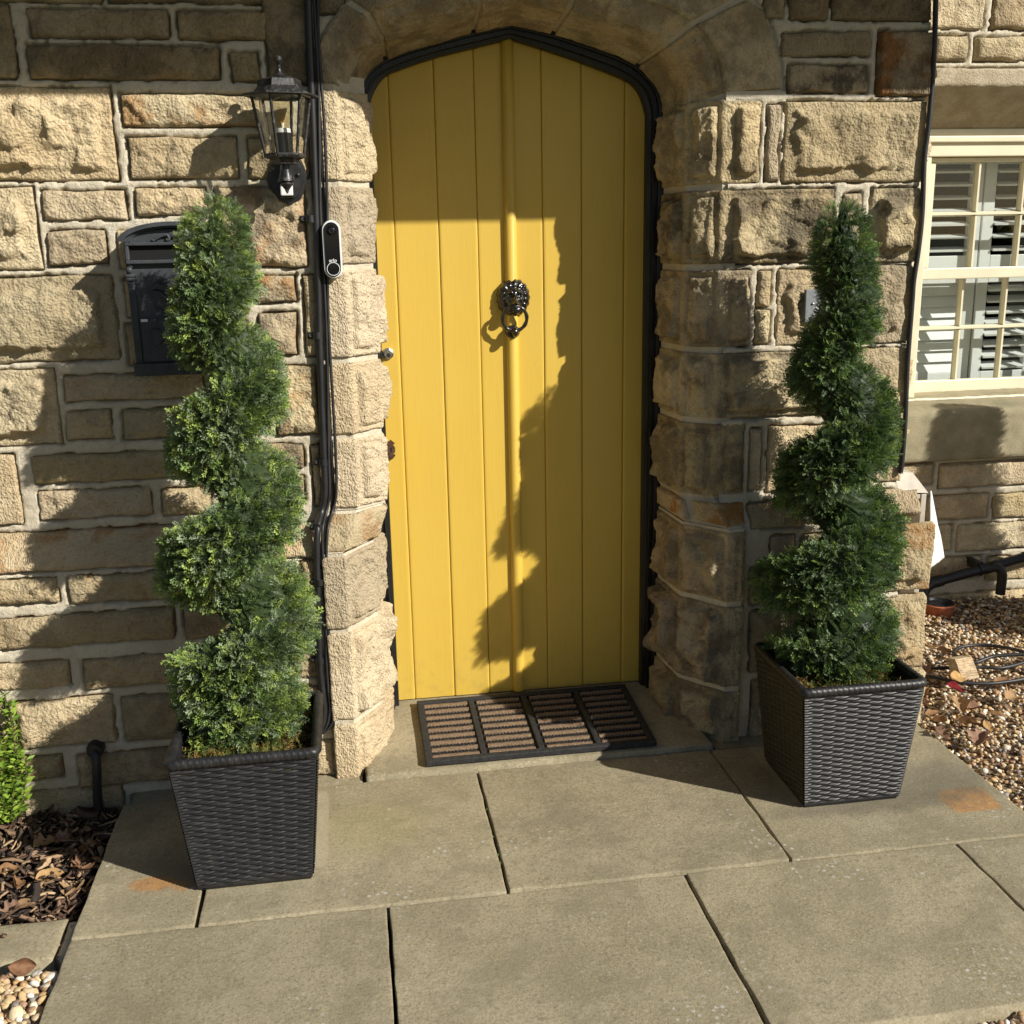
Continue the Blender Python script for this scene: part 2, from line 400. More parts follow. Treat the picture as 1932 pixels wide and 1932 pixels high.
def glass(name, tint=(1, 1, 1), rough=0.0, f0=.045):
    k = NT(name); t = k.n('BsdfTransparent'); t.inputs[0].default_value = (*tint, 1)
    g = k.n('BsdfGlossy'); g.inputs['Roughness'].default_value = rough
    lw = k.n('LayerWeight'); fr = k.math('MULTIPLY_ADD', k.math('POWER', lw.outputs['Facing'], 5.0), 1-f0, f0); mx = k.n('MixShader')
    k.t.links.new(fr, mx.inputs[0]); k.t.links.new(t.outputs[0], mx.inputs[1]); k.t.links.new(g.outputs[0], mx.inputs[2]); k.t.links.new(mx.outputs[0], k.o.inputs[0])
glass('pane_glass', (.93, .95, .94), 0, .045); glass('lantern_glass', (.92, .92, .88), .02, .06); glass('bulb_glass', (.95, .90, .78), 0, .05)
# ================================================================== ground
def plane(name, x0, x1, y0, y1, z, mat, n=2, amp=0.0, kind='structure', fr=6):
    U, V = np.meshgrid(np.linspace(x0, x1, n), np.linspace(y0, y1, n), indexing='ij')
    P = np.stack([U, V, np.full_like(U, z)], -1)
    if amp: P[..., 2] += amp*fbm(P*fr, 3)
    o = obj(name, P.reshape(-1, 3), gridF(n, n), mat); tag(o, kind=kind); return o
g = plane('ground', -600, 600, -600, 600, -.16, 'ground_grass')

# ================================================================== house
HOUSE = thing('stone_house', (.52, .0, 0), 'buff sandstone house front with arched doorway and yellow boarded door', 'house')

ZB1 = onY(150, 1000, -.01)[2]; ZB0 = onY(150, 1075, -.04)[2]; YPL = -.05
XLIM = -1.0
def y0w(Z): return YPL*(1-sm(ZB0, ZB1, Z))
def base_wall(U, V): return np.stack([U, y0w(V), V], -1)
YW = 1.05
def base_win(U, V): return np.stack([U, np.full_like(U, YW), V], -1)
XR = onY(1711, 661)[0]
def base_ret(U, V): return np.stack([np.full_like(U, XR), U, V], -1)

def rockH(P, e, amp, sd, chip=1.0):
    q = P+sd*3.7
    e = e+.0032*fbm(q*22, 2)+.0026*fbm(q*75, 2)
    b = -.003+sm(0, .0065, e)*(.007+.35*amp)+sm(0, .03, e)*amp*np.clip(.25+.75*fbm(q*6.5, 2), -.1, 1.3)
    r = sm(0, .016, e)*(chip*.0055*facets(q*13)+.0032*chip*fbm(q*30, 3)+.0032*ridge(q*[45,45,80], 1)+.0022*perlin(q*130))
    return b+r
def panelH(P, e, amp, sd, mg=.03):
    q = P+sd*3.7
    flat = -.003+sm(0, .007, e+.004*fbm(q*30, 2))*.007+.0010*fbm(q*70, 2)
    e2 = e-mg+.012*fbm(q*22, 2)
    r = sm(0, .014, e2)*(.004+amp*np.clip(.6+.8*fbm(q*8, 2), 0, 1.6)+.007*facets(q*15)+.0035*fbm(q*34, 3)+.003*ridge(q*[50,50,80], 1)+.002*perlin(q*130))
    return flat+r
def smoothH(P, e, amp, sd):
    q = P+sd*3.7
    return -.003+sm(0, .008, e+.004*fbm(q*30, 2))*(.007+amp)+.0015*fbm(q*40, 3)+.003*fbm(q*8, 2)
HF = {'r': rockH, 'p': panelH, 's': smoothH}

def surf(name, base, u0, u1, v0, v1, hfun, parent, mat='stone', oc=(1, 0, 0), res=.0052, sd=0.0, wob=.006, flip=False, wobu=True):
    nu = int(max(6, min(150, round((u1-u0)/res)))); nv = int(max(6, min(150, round((v1-v0)/res))))
    U, V = np.meshgrid(np.linspace(u0, u1, nu), np.linspace(v0, v1, nv), indexing='ij')
    eu = np.minimum(U-u0, u1-U); ev = np.minimum(V-v0, v1-V); e = np.minimum(eu, ev)
    q = np.stack([U*11+sd, V*11, np.full_like(U, sd*1.3)], -1)
    V2 = V+wob*perlin(q); U2 = U+(wob*perlin(q+31.7) if wobu else 0)
    P = base(U2, V2)
    gu = np.gradient(P, axis=0); gv = np.gradient(P, axis=1); N = np.cross(gu, gv)
    N /= np.linalg.norm(N, axis=-1)[..., None]+1e-12
    if flip: N = -N
    H = hfun(P, eu, ev, U, V)
    H[0] = H[-1] = -.028; H[:, 0] = H[:, -1] = -.028
    P = P+N*H[..., None]
    F = gridF(nu, nv)
    if flip: F = F[:, ::-1]
    o = obj(name, P.reshape(-1, 3), np.ascontiguousarray(F), mat, parent)
    o.color = (*oc, 1.0)
    return o

def px_rect(r, y=None):
    xl, yt, xr, yb = r[:4]; xm = (xl+xr)/2; ym = (yt+yb)/2
    if y is None: y = 0.0 if ym < 1000 else (YPL*.5 if ym < 1072 else YPL)
    return [onY(xl, ym, y)[0], onY(xr, ym, y)[0], onY(xm, yb, y)[2], onY(xm, yt, y)[2]]

# --- wall stones of the porch front: left edge, top, right edge, bottom (pixels), style, relief, (tone, soot, rust); low tone in the top rows paints in eave shade besides soot
L = [(-60,5,27,150,'r',.012,(.75,.25,.2)),(52,15,320,74,'r',.012,(.62,.3,.3)),(333,18,508,78,'r',.012,(.62,.3,.3)),
(52,83,416,153,'r',.014,(.62,.45,.35)),(432,97,490,157,'r',.01,(.6,.5,.2)),
(-60,-75,190,6,'r',.012,(.7,.3,.2)),(200,-75,500,8,'r',.012,(.65,.4,.2)),
(498,-30,588,160,'r',.010,(.55,.5,.35)),(590,-75,650,30,'s',.0,(.55,.5,.3)),
(-120,163,217,344,'p',.026,(1,.05,.12)),(226,175,493,241,'r',.013,(1,.06,.75)),(241,257,450,339,'r',.014,(1,.04,.25)),(466,255,585,339,'r',.012,(.9,.25,.3)),
(-90,352,74,512,'p',.022,(1,.05,.1)),(79,357,241,417,'r',.013,(1,.05,.15)),(253,352,392,409,'r',.012,(1,.05,.2)),(408,352,580,507,'r',.018,(.95,.55,.7)),
(87,432,203,503,'r',.016,(1,.05,.15)),(222,431,395,507,'r',.014,(1,.1,.15)),
(-140,520,222,686,'p',.020,(1,.04,.12)),(236,520,466,596,'r',.012,(.95,.1,.3)),(236,606,470,688,'r',.012,(.95,.1,.3)),
(478,519,561,572,'r',.014,(1,.3,.9)),(485,587,562,673,'r',.016,(.95,.45,.6)),(573,516,602,675,'s',.008,(1,.15,.2)),
(-60,696,112,843,'p',.024,(1,.15,.1)),(118,703,388,756,'r',.012,(.95,.1,.3)),(124,773,213,831,'r',.012,(.9,.2,.1)),(228,769,388,828,'r',.013,(1,.05,.3)),
(400,692,505,822,'r',.014,(.95,.25,.4)),(518,688,602,822,'r',.02,(.95,.5,.7)),
(-60,856,38,994,'s',.004,(1,.03,.1)),(62,853,385,908,'r',.012,(.97,.1,.15)),(74,922,288,978,'r',.013,(.97,.1,.15)),(305,918,402,972,'r',.012,(.97,.1,.15)),
(396,838,484,905,'r',.012,(.95,.2,.2)),(494,836,575,886,'r',.010,(.9,.5,.2)),(414,918,470,972,'r',.01,(.95,.2,.2)),(482,897,578,952,'r',.010,(.9,.35,.3)),(588,836,608,956,'s',.007,(.9,.4,.1)),
(-60,1002,330,1074,'s',.006,(.95,.05,.7)),(336,994,612,1056,'s',.006,(1,.05,.5)),
(-60,1092,112,1142,'r',.013,(1,.1,.2)),(127,1080,332,1136,'r',.012,(.9,.2,.7)),(345,1072,520,1128,'r',.012,(.9,.2,.5)),(534,1062,556,1096,'r',.008,(1,.2,1)),(566,1056,606,1130,'r',.010,(.9,.4,.3)),
(-60,1157,332,1218,'r',.015,(1,.15,.2)),(347,1142,440,1203,'r',.012,(.85,.3,.2)),(452,1140,606,1200,'r',.012,(.9,.3,.2)),
(-60,1250,135,1300,'r',.013,(.95,.1,.2)),(156,1236,366,1293,'r',.015,(.9,.25,.2)),(380,1222,606,1285,'r',.015,(.9,.3,.2)),
(-60,1325,14,1412,'r',.012,(.95,.2,.3)),(31,1316,219,1408,'r',.016,(.95,.2,.3)),(230,1303,480,1390,'r',.015,(.85,.3,.2)),(490,1295,622,1375,'r',.012,(.85,.3,.2)),
(-60,1428,120,1476,'r',.012,(.9,.25,.6)),(145,1412,420,1475,'r',.012,(.8,.35,.2)),(435,1400,630,1470,'r',.012,(.85,.4,.2)),
(-60,1490,240,1590,'r',.012,(.9,.2,.1)),(250,1482,630,1560,'r',.01,(.85,.4,.1))]
R = [(1440,-60,1480,36,'s',.004,(.6,.4,.2)),(1487,-45,1563,41,'r',.008,(.5,.5,.2)),(1567,-45,1761,41,'r',.008,(.5,.5,.3)),
(1471,58,1641,108,'s',.006,(.72,.15,.3)),(1484,121,1638,177,'s',.006,(.6,.8,.3)),(1654,56,1760,183,'s',.012,(.55,.5,.9)),
(1443,194,1471,343,'s',.008,(1,.15,.1)),(1478,189,1749,346,'p',.024,(1,.22,.12)),
(1584,360,1623,498,'r',.010,(1,.2,.1)),(1636,352,1738,496,'p',.034,(.95,.75,.1)),
(1427,510,1455,580,'r',.010,(1,.2,.1)),(1424,585,1453,652,'r',.010,(1,.2,.1)),(1463,505,1558,653,'p',.014,(1,.2,.2)),(1572,499,1722,650,'p',.014,(.95,.3,.2)),
(1573,655,1716,783,'p',.012,(.93,.25,.2)),
(1414,806,1436,926,'s',.008,(1,.1,.1)),(1446,800,1580,926,'p',.012,(1,.15,.2)),(1592,787,1704,912,'p',.010,(.95,.2,.2)),
(1404,944,1500,990,'r',.010,(1,.05,.5)),(1506,930,1600,980,'r',.010,(1,.05,.4)),(1606,922,1728,968,'s',.006,(.95,.3,.1)),
(1446,1004,1493,1056,'r',.012,(.95,.2,.2)),(1503,1000,1592,1050,'r',.012,(.95,.2,.2)),(1600,990,1752,1112,'p',.024,(.93,.15,.75)),
(1414,1066,1592,1136,'r',.012,(.9,.2,.2)),(1600,1128,1746,1262,'p',.016,(.97,.15,.45)),
(1414,1146,1592,1262,'r',.012,(.85,.3,.2)),(1414,1274,1560,1392,'r',.012,(.85,.3,.2)),(1572,1272,1742,1390,'r',.012,(.95,.2,.2))]
JR = [(1364,189,1434,346),(1362,354,1570,500),(1357,507,1414,657),(1350,664,1560,790),(1346,803,1403,930)]   # front faces of the jamb quoins

RECTS = []
def add_stones(lst, parent, lim=True, seed0=1):
    for i, s in enumerate(lst):
        X0, X1, Z0, Z1 = px_rect(s)
        if lim: X0 = max(X0, XLIM)
        if X1-X0 < .012: continue
        if s[4] == 's' and ZB0-.03 < (Z0+Z1)/2 < ZB1+.03 and s[1] > 980: pass
        RECTS.append((X0, X1, Z0, Z1))
        f = HF[s[4]]; a = s[5]; sd = seed0+i*1.37
        mg = .03 if min(X1-X0, Z1-Z0) > .13 else .018
        hf = (lambda P, eu, ev, U, V, f=f, a=a, sd=sd, mg=mg, st=s[4]:
              f(P, np.minimum(eu, ev), a, sd, mg) if st == 'p' else f(P, np.minimum(eu, ev), a, sd))
        surf('stone', base_wall, X0, X1, Z0, Z1, hf, parent, 'stone_tooled' if s[4] == 's' else 'stone', s[6], sd=sd)

def mortar_sheet(x0, x1, z0, z1, base, rects, mask=None, res=.0048, drop=None):
    nu = int((x1-x0)/res); nv = int((z1-z0)/res)
    us = np.linspace(x0, x1, nu); vs = np.linspace(z0, z1, nv)
    U, V = np.meshgrid(us, vs, indexing='ij')
    D = np.full(U.shape, .2)
    for a, b, c, d in rects:
        i0, i1 = np.searchsorted(us, (a-.03, b+.03)); j0, j1 = np.searchsorted(vs, (c-.03, d+.03))
        if i1 <= i0 or j1 <= j0: continue
        u = U[i0:i1, j0:j1]; v = V[i0:i1, j0:j1]
        dx = np.maximum(a-u, u-b); dz = np.maximum(c-v, v-d)
        dd = np.maximum(dx, dz)
        D[i0:i1, j0:j1] = np.minimum(D[i0:i1, j0:j1], dd)
    P = base(U, V)
    w = D+.005*fbm(np.stack([U*16, V*16, U*0+2.2], -1), 2)+.003*perlin(np.stack([U*70, V*70, U*0+1.2], -1))
    t = sm(-.005, .001, w)
    h = t*(.003+.0030*fbm(np.stack([U*9, V*14, U*0], -1), 3)+.0012*perlin(np.stack([U*60, V*60, U*0], -1)))-(1-t)*.03
    if drop is not None: h = np.where(drop(U, V), -.014, h)
    P[..., 1] -= h
    F = gridF(nu, nv)
    if mask is not None:
        k = mask(U, V).ravel(); F = F[~(k[F].any(1))]
    return P.reshape(-1, 3), F

# --- curves of the arch (world X, Z)
def curve(px, y): return np.array([[onY(a, b, y)[0], onY(a, b, y)[2]] for a, b in px])
def resample(c, n):
    d = np.r_[0, np.cumsum(np.linalg.norm(np.diff(c, axis=0), axis=1))]; t = np.linspace(0, d[-1], n)
    return np.stack([np.interp(t, d, c[:, 0]), np.interp(t, d, c[:, 1])], 1)
def smooth_c(c): return spline(np.c_[c, np.zeros(len(c))], 10)[:, :2]
YC = .25
CLp = curve([(673,212),(675,174),(693,137),(731,109),(806,84),(888,62),(964,47)], YC)
CRp = curve([(964,47),(1039,62),(1114,86),(1176,109),(1207,127),(1226,147),(1241,166),(1250,194),(1250,218)], YC)
APX = CLp[-1]
XCL, XCR = CLp[0, 0], CRp[-1, 0]
ALp = curve([(631,163),(630,145),(634,106),(649,68),(671,41),(697,22),(721,12),(757,0)], -.012)
ARp = curve([(1226,0),(1253,8),(1288,25),(1335,62),(1359,105),(1367,156),(1367,181)], 0)
AAPX = np.array([APX[0], APX[1]+.125])
ELp = curve([(592,163),(592,109),(611,60),(637,24),(661,0)], -.012)
ERp = curve([(1426,0),(1453,39),(1475,117),(1480,175)], 0)
XAL, XAR = ALp[0, 0], ARp[-1, 0]
ZSL, ZSR = ALp[0, 1], ARp[-1, 1]           # springing heights
CLp = np.vstack([[XCL, min(CLp[0, 1], ZSL)-.0], CLp[1:]]); CRp = np.vstack([CRp[:-1], [XCR, min(CRp[-1, 1], ZSR)]])
NH = 60
def both(l, r): return np.vstack([resample(l, NH), resample(r, NH)[1:]])
Cc = both(smooth_c(CLp), smooth_c(CRp))
Ac = both(smooth_c(np.vstack([ALp, [AAPX]])), smooth_c(np.vstack([[AAPX], ARp])))
Ec = both(smooth_c(np.vstack([ELp, [AAPX+[-.15, .035]], [AAPX+[0, .075]]])), smooth_c(np.vstack([[AAPX+[0, .16]], [AAPX+[.2, .13]], ERp])))
Bc = Ac+(Cc-Ac)*.74
NT_ = len(Cc)
def rows(U, V):
    """U: 0..1 along arch, V: metres across profile E(0) A(.07) B(.18) C(.36)"""
    x = U*(NT_-1); i = np.clip(np.floor(x).astype(int), 0, NT_-2); f = (x-i)[..., None]
    def at(c): return c[i]*(1-f)+c[i+1]*f
    ya = -.012*(1-sm(.3, .6, U)); E_, A_, B_, C_ = at(Ec), at(Ac), at(Bc), at(Cc)
    P = np.zeros(U.shape+(3,))
    for lo, hi, p, q, yp, yq in ((0, .07, E_, A_, ya, ya), (.07, .18, A_, B_, ya, .066), (.18, .37, B_, C_, .066, YC)):
        t = np.clip((V-lo)/(hi-lo), 0, 1)[..., None]; mk = (V >= lo) if lo else (V >= -1)
        xz = p+(q-p)*t; yy = (yp+(yq-yp)*t[..., 0])
        P[mk, 0] = xz[mk, 0]; P[mk, 2] = xz[mk, 1]; P[mk, 1] = np.broadcast_to(yy, U.shape)[mk]
    return P

# profile sweeps of the jambs
class Prof:
    def __init__(s, pts):
        s.p = np.array(pts, float); s.d = np.r_[0, np.cumsum(np.linalg.norm(np.diff(s.p, axis=0), axis=1))]
    def at(s, S): return np.interp(S, s.d, s.p[:, 0]), np.interp(S, s.d, s.p[:, 1])
    def __call__(s, S, Z):
        x, y = s.at(S); return np.stack([x, y, Z], -1)
class Lerp:
    def __init__(s, a, b, z0, z1): s.a, s.b, s.z0, s.z1 = a, b, z0, z1
    def __call__(s, S, Z):
        t = np.clip((Z-s.z0)/(s.z1-s.z0), 0, 1)
        k = s.b.d
        # S is measured on profile b (upper); map segment-wise to a
        Sa = np.interp(S, s.b.d, s.a.d)
        xa, ya = s.a.at(Sa); xb, yb = s.b.at(S)
        return np.stack([xa+(xb-xa)*t, ya+(yb-ya)*t, Z], -1)
xo = onY(592, 346, -.012)[0]
PL = Prof([(xo, .02), (xo, -.012), (XAL, -.012), (XAL+.084, .062), (XCL, YC)])
xoP, xaP = onY(614, 1140, -.08)[0], onY(657, 1140, -.08)[0]
PLp = Prof([(xoP, -.03), (xoP, -.08), (xaP, -.08), (XCL-.012, .05), (XCL, YC)])
xaR, xoR = onY(1373, 1063, -.08)[0], onY(1406, 1063, -.08)[0]
def PRf(x): return Prof([(XCR, YC), (XAR-.084, .070), (XAR, 0), (x, 0), (x, .03)])
PRp = Prof([(XCR, YC), (XCR+.015, .05), (xaR, -.08), (xoR, -.08), (xoR, -.02)])

def jambH(prof, left, sd, amps, front_rock):
    d = prof.d
    def h(P, eu, ev, U, V):
        q = P+sd*2.9
        r = -.006+sm(0, .007, ev+.003*fbm(q*40, 2))*.008+.0012*fbm(q*60, 2)+.0025*fbm(q*14, 2)
        # narrow vertical tooling on front face and arris
        segs = ((1, 2, amps[0]), (2, 3, amps[1]), (3, 4, amps[2])) if left else ((0, 1, amps[2]), (1, 2, amps[1]), (2, 3, amps[0]))
        for a, b, am in segs:
            if am <= 0: continue
            fr = (a, b) == ((1, 2) if left else (2, 3))
            m0, m1 = .020, .020
            if fr and not left: m0, m1 = .036, .006
            e = np.minimum(np.minimum(U-d[a]-m0, d[b]-m1-U), ev-.022)+.006*fbm(q*22, 2)
            s = sm(0, .007, e)
            r = r-.0045*np.exp(-((e+.002)/.0045)**2)*(ev > .01)
            r = r+s*(.003+am*np.clip(.65+.9*fbm(q*8, 2), 0, 1.7)+.006*facets(q*16)*min(1, am/.02)+.004*fbm(q*34, 3)+.0028*ridge(q*70, 1))
        return r
    return h

porch = None
def inside_arch(U, V, K):
    """inside the door opening outline made by a curve of the arch and the jamb fronts"""
    poly = np.vstack([[K[0, 0], -1], K, [K[-1, 0], K[-1, 1]-.002], [XAR+.01, K[-1, 1]-.003], [XAR+.01, -1]])
    x = U.ravel(); y = V.ravel(); r = np.zeros(len(x), bool); n = len(poly)
    for i in range(n):
        a, b = poly[i], poly[(i+1) % n]
        if a[1] == b[1]: continue
        c = ((a[1] > y) != (b[1] > y)) & (x < (b[0]-a[0])*(y-a[1])/(b[1]-a[1])+a[0])
        r ^= c
    return r.reshape(U.shape)

# procedural rubble for the parts of the wall beyond the picture
EXTRA = []
rr = random.Random(5)
z = -.14
while z < 2.3:
    h = rr.uniform(.075, .13); x = -2.0
    while x < XLIM-.03:
        w = rr.uniform(.18, .42); x1 = min(x+w, XLIM-.025)
        if XLIM-.025-x1 < .08: x1 = XLIM-.025
        EXTRA.append((x, x1, z, min(z+h, 2.31))); x = x1+.028
    z += h+.028
for x0, x1 in ((-.97, -.6), (-.57, -.2), (-.17, .15), (.18, .5), (.53, .9), (.93, 1.3), (1.33, 1.6)):
    EXTRA.append((x0, x1, 2.345, 2.43))
for x0, x1 in ((-.97, -.55), (-.52, -.14)): EXTRA.append((x0, x1, 2.20, 2.315))
for x0, x1 in ((1.24, 1.6),): EXTRA.append((x0, x1, 2.20, 2.315))

# front wall: mortar first so that stones can be its sub-parts
for (a, b, c_, d_) in [px_rect(s) for s in JR]: RECTS.append((XAR-.02, b, c_, d_))
pre = [px_rect(s) for s in L+R]
ALLR = RECTS+[(max(a, XLIM), b, c_, d_) for a, b, c_, d_ in pre]+EXTRA
ALLR.append((xoP-.0, XAR, -.2, ZB0)); ALLR.append((XAR-.1, xoR, -.2, onY(1390, 1000, -.06)[2]))
def inside_mid(U, V): return inside_arch(U, V, Ec*.45+Ac*.55)
Vm, Fm = mortar_sheet(-2.0, XR, -.2, 2.45, base_wall, ALLR, mask=inside_mid, drop=lambda U, V: inside_arch(U, V, Ec), res=.0062)
porch = obj('porch_wall', Vm, Fm, 'mortar', HOUSE)
RECTS.clear()
add_stones(L, porch, True, 1); add_stones(R, porch, False, 90)
for i, (a, b, c_, d_) in enumerate(EXTRA):
    sd = 300+i*1.1
    surf('stone', base_wall, a, b, c_, d_, (lambda P, eu, ev, U, V, sd=sd: rockH(P, np.minimum(eu, ev), .013, sd)), porch, 'stone', (.95, .2, .2), res=.015, sd=sd)

# core behind the jambs and the arch (mortar seen in the joints)
mbc = MB()
zs = np.linspace(-.2, 1, 2)
def core(prof, z0, z1, off=.007):
    Sx = prof.d; x, y = prof.at(Sx); c = np.stack([x, y], 1)
    t = np.gradient(c, axis=0); n = np.stack([t[:, 1], -t[:, 0]], 1); n /= np.linalg.norm(n, axis=1)[:, None]
    c = c-n*off; V = []
    for zz in (z0, z1): V += [(p[0], p[1], zz) for p in c]
    k = len(c); mbc.add(V, [(i, i+1, k+i+1, k+i) for i in range(k-1)])
def core_lerp(lp, z0, z1, off=.012):
    S_ = lp.b.d; V = []
    for zz in (z0, z1):
        c = lp(S_, np.full(len(S_), zz))[:, :2]; t = np.gradient(c, axis=0); n = np.stack([t[:, 1], -t[:, 0]], 1); n /= np.linalg.norm(n, axis=1)[:, None]
        V += [(p[0], p[1], zz) for p in c-n*off]
    k = len(S_); mbc.add(V, [(i, i+1, k+i+1, k+i) for i in range(k-1)])
zL0, zL1 = onY(637, 1042, -.06)[2], onY(637, 964, -.012)[2]; zR0, zR1 = onY(1363, 996, -.05)[2], onY(1363, 941, 0)[2]
core(PL, zL1, ZSL+.03); core(PLp, -.2, zL0); core(PRf(XAR+.05), zR1, ZSR+.03); core(PRp, -.2, zR0)
core_lerp(Lerp(PLp, PL, zL0, zL1), zL0, zL1); core_lerp(Lerp(PRp, PRf(XAR+.085), zR0, zR1), zR0, zR1)
Ug, Vg = np.meshgrid(np.linspace(0, 1, 90), np.linspace(0, .37, 24), indexing='ij')
Pg = rows(Ug, Vg); gu = np.gradient(Pg, axis=0); gv = np.gradient(Pg, axis=1); Ng = np.cross(gv, gu); Ng /= np.linalg.norm(Ng, axis=-1)[..., None]+1e-9
if Ng[45, 3, 1] > 0: Ng = -Ng
mbc.add((Pg-Ng*.007).reshape(-1, 3), gridF(90, 24).tolist())
mbc.box((XAR+.004, -.002, ZSR-.014), (ERp[-1, 0]+.004, .03, ZSR+.012))
surround = mbc.build('door_surround', 'mortar', HOUSE)

def jamb_rows(px_x, ys, y): return [onY(px_x, yy, y)[2] for yy in ys]
# left jamb
zl = jamb_rows(637, (163, 346, 504, 680, 825, 964), -.012)
rj = random.Random(3)
for i in range(5):
    z1, z0 = zl[i], zl[i+1]
    surf('jamb_stone', PL, .01, PL.d[-1], z0+.004, z1-.004, jambH(PL, True, 20+i*3.1, (0, .008+.005*rj.random(), (.016, .012, .022, .020, .007)[i]), False), surround, 'stone_tooled', (1, .06, .12), sd=5+i, wob=.0025, wobu=False, res=.0048)
zlp = [onY(637, 1042, -.06)[2]]+jamb_rows(657, (1189, 1363, 1466), -.08); zlp[-1] = min(zlp[-1], .0)-.015
surf('jamb_stone', Lerp(PLp, PL, zlp[0], zl[-1]), .01, PL.d[-1], zlp[0]+.004, zl[-1]-.004, (lambda P, eu, ev, U, V: smoothH(P, ev, .003, 44)+.006*fbm(P*9, 2)), surround, 'stone', (1, .03, .65), sd=12, wob=.003, wobu=False)
for i in range(3):
    z1, z0 = zlp[i], zlp[i+1]
    surf('jamb_stone', PLp, .01, PLp.d[-1], z0+.004, z1-.004, jambH(PLp, True, 60+i*3.3, (0, (.013, .018, .006)[i], (.014, .028, .016)[i]), False), surround, 'stone_tooled', (1, .06, .15), sd=25+i, wob=.0025, wobu=False, res=.005)
# right jamb
zr = jamb_rows(1363, (181, 352, 504, 661, 795, 941), 0)
for i in range(5):
    z1, z0 = zr[i], zr[i+1]
    xo_ = px_rect(JR[i])[1]; pr = PRf(xo_)
    surf('jamb_stone', pr, 0, pr.d[-1], z0+.005, z1-.005, jambH(pr, False, 80+i*2.7, ((.012, .032, .010, .024, .012)[i], .015, .020+.008*rj.random()), True), surround, 'stone', (.97, (.45, .7, .5, .6, .5)[i], .12), sd=45+i, wob=.0028, wobu=False, res=.005)
zrp = [onY(1363, 996, -.05)[2]]+jamb_rows(1390, (1140, 1299, 1397), -.08); zrp[-1] = min(zrp[-1], 0)-.015
pr = PRf(XAR+.085)
for a, b in ((0, pr.d[1]+.02), (pr.d[1]+.035, pr.d[-1])):
    surf('jamb_stone', Lerp(PRp, pr, zrp[0], zr[-1]), a, b, zrp[0]+.006, zr[-1]-.006, (lambda P, eu, ev, U, V: smoothH(P, np.minimum(eu, ev), .003, 47)+.008*fbm(P*9, 2)), surround, 'stone', (1, .1, .9), sd=52+a*9, wob=.003, wobu=False)
for i in range(3):
    z1, z0 = zrp[i], zrp[i+1]
    surf('jamb_stone', PRp, 0, PRp.d[-1], z0+.005, z1-.005, jambH(PRp, False, 110+i*3.3, (.003, (.030, .045, .022)[i], (.026, .044, .026)[i]), False), surround, 'stone', (.92, (.45, .6, .55)[i], .1), sd=65+i, wob=.0028, wobu=False, res=.005)
# voussoirs
def t_on_C(px, py):
    w = onY(px, py, YC); return np.argmin(((Cc-[w[0], w[2]])**2).sum(1))/(NT_-1)
tj = [0.0, t_on_C(725, 110), t_on_C(893, 62), t_on_C(1045, 63), t_on_C(1203, 122), 1.0]
for i in range(5):
    a, b = tj[i], tj[i+1]; Lc = np.linalg.norm(np.diff(Ac, axis=0), axis=1).sum()
    n_u = int((b-a)*Lc/.0055)
    sc = Lc
    def hv(P, eu, ev, U, V, sd=140+i*3.9, a=a, b=b):
        q = P+sd; e_u = np.minimum(U-a*sc, b*sc-U)
        r = -.006+sm(0, .008, e_u)*.009+.0012*fbm(q*60, 2)+.003*fbm(q*10, 2)
        r = r-.007*np.exp(-((V-.078)/.0045)**2)-.007*np.exp(-((V-.186)/.005)**2)-.004*np.exp(-((V-.30)/.006)**2)+.003*sm(.300, .306, V)
        for lo, hi, am in ((.092, .170, .009),):
            e = np.minimum(np.minimum(V-lo, hi-V), e_u-.025)+.008*fbm(q*20, 2)
            r = r-.005*np.exp(-((e+.002)/.005)**2)
            r = r+sm(0, .016, e)*(am*np.clip(.7+.8*fbm(q*7, 2), 0, 1.6)+.008*facets(q*16)+.0045*fbm(q*36, 3))
        return r
    surf('arch_stone', (lambda U, V: rows(np.clip(U/sc, 0, 1), V)), a*sc+.004, b*sc-.004, 0.0, .368, hv, surround, 'stone', (.95, .42, .2), sd=140+i, wob=.002, wobu=False, flip=True, res=.0055)

# return wall of the porch (towards the window)
zq = [onY(1740, yy)[2] for yy in (30, 187, 350, 497, 650, 785, 915)]
rrect = []
for i in range(6):
    z1, z0 = zq[i], zq[i+1]; cut = .30 if i % 2 else .18
    rrect += [(.012, cut, z0+.006, z1-.006), (cut+.025, .62, z0+.006, z1-.006), (.645, 1.03, z0+.006, z1-.006)]
for i in range(6): rrect += [(.012, .4, -.15+i*.12, -.04+i*.12), (.425, 1.03, -.15+i*.12, -.04+i*.12)] if -.04+i*.12 < zq[-1] else []
U, V = np.meshgrid(np.linspace(0, YW, 40), np.linspace(-.2, 2.45, 80), indexing='ij')
P = base_ret(U, V); P[..., 0] -= .004
side = obj('porch_side_wall', P.reshape(-1, 3), gridF(40, 80), 'mortar', HOUSE)
for i, (a, b, c_, d_) in enumerate(rrect):
    sd = 500+i
    near = a < .02 and c_ > .55
    surf('stone', base_ret, a, b, c_, d_, (lambda P, eu, ev, U, V, sd=sd, near=near: panelH(P, np.minimum(eu, ev), .045, sd, .03) if near else rockH(P, np.minimum(eu, ev), .014, sd)), side, 'stone', (1, .3, .25), res=.011, sd=sd)

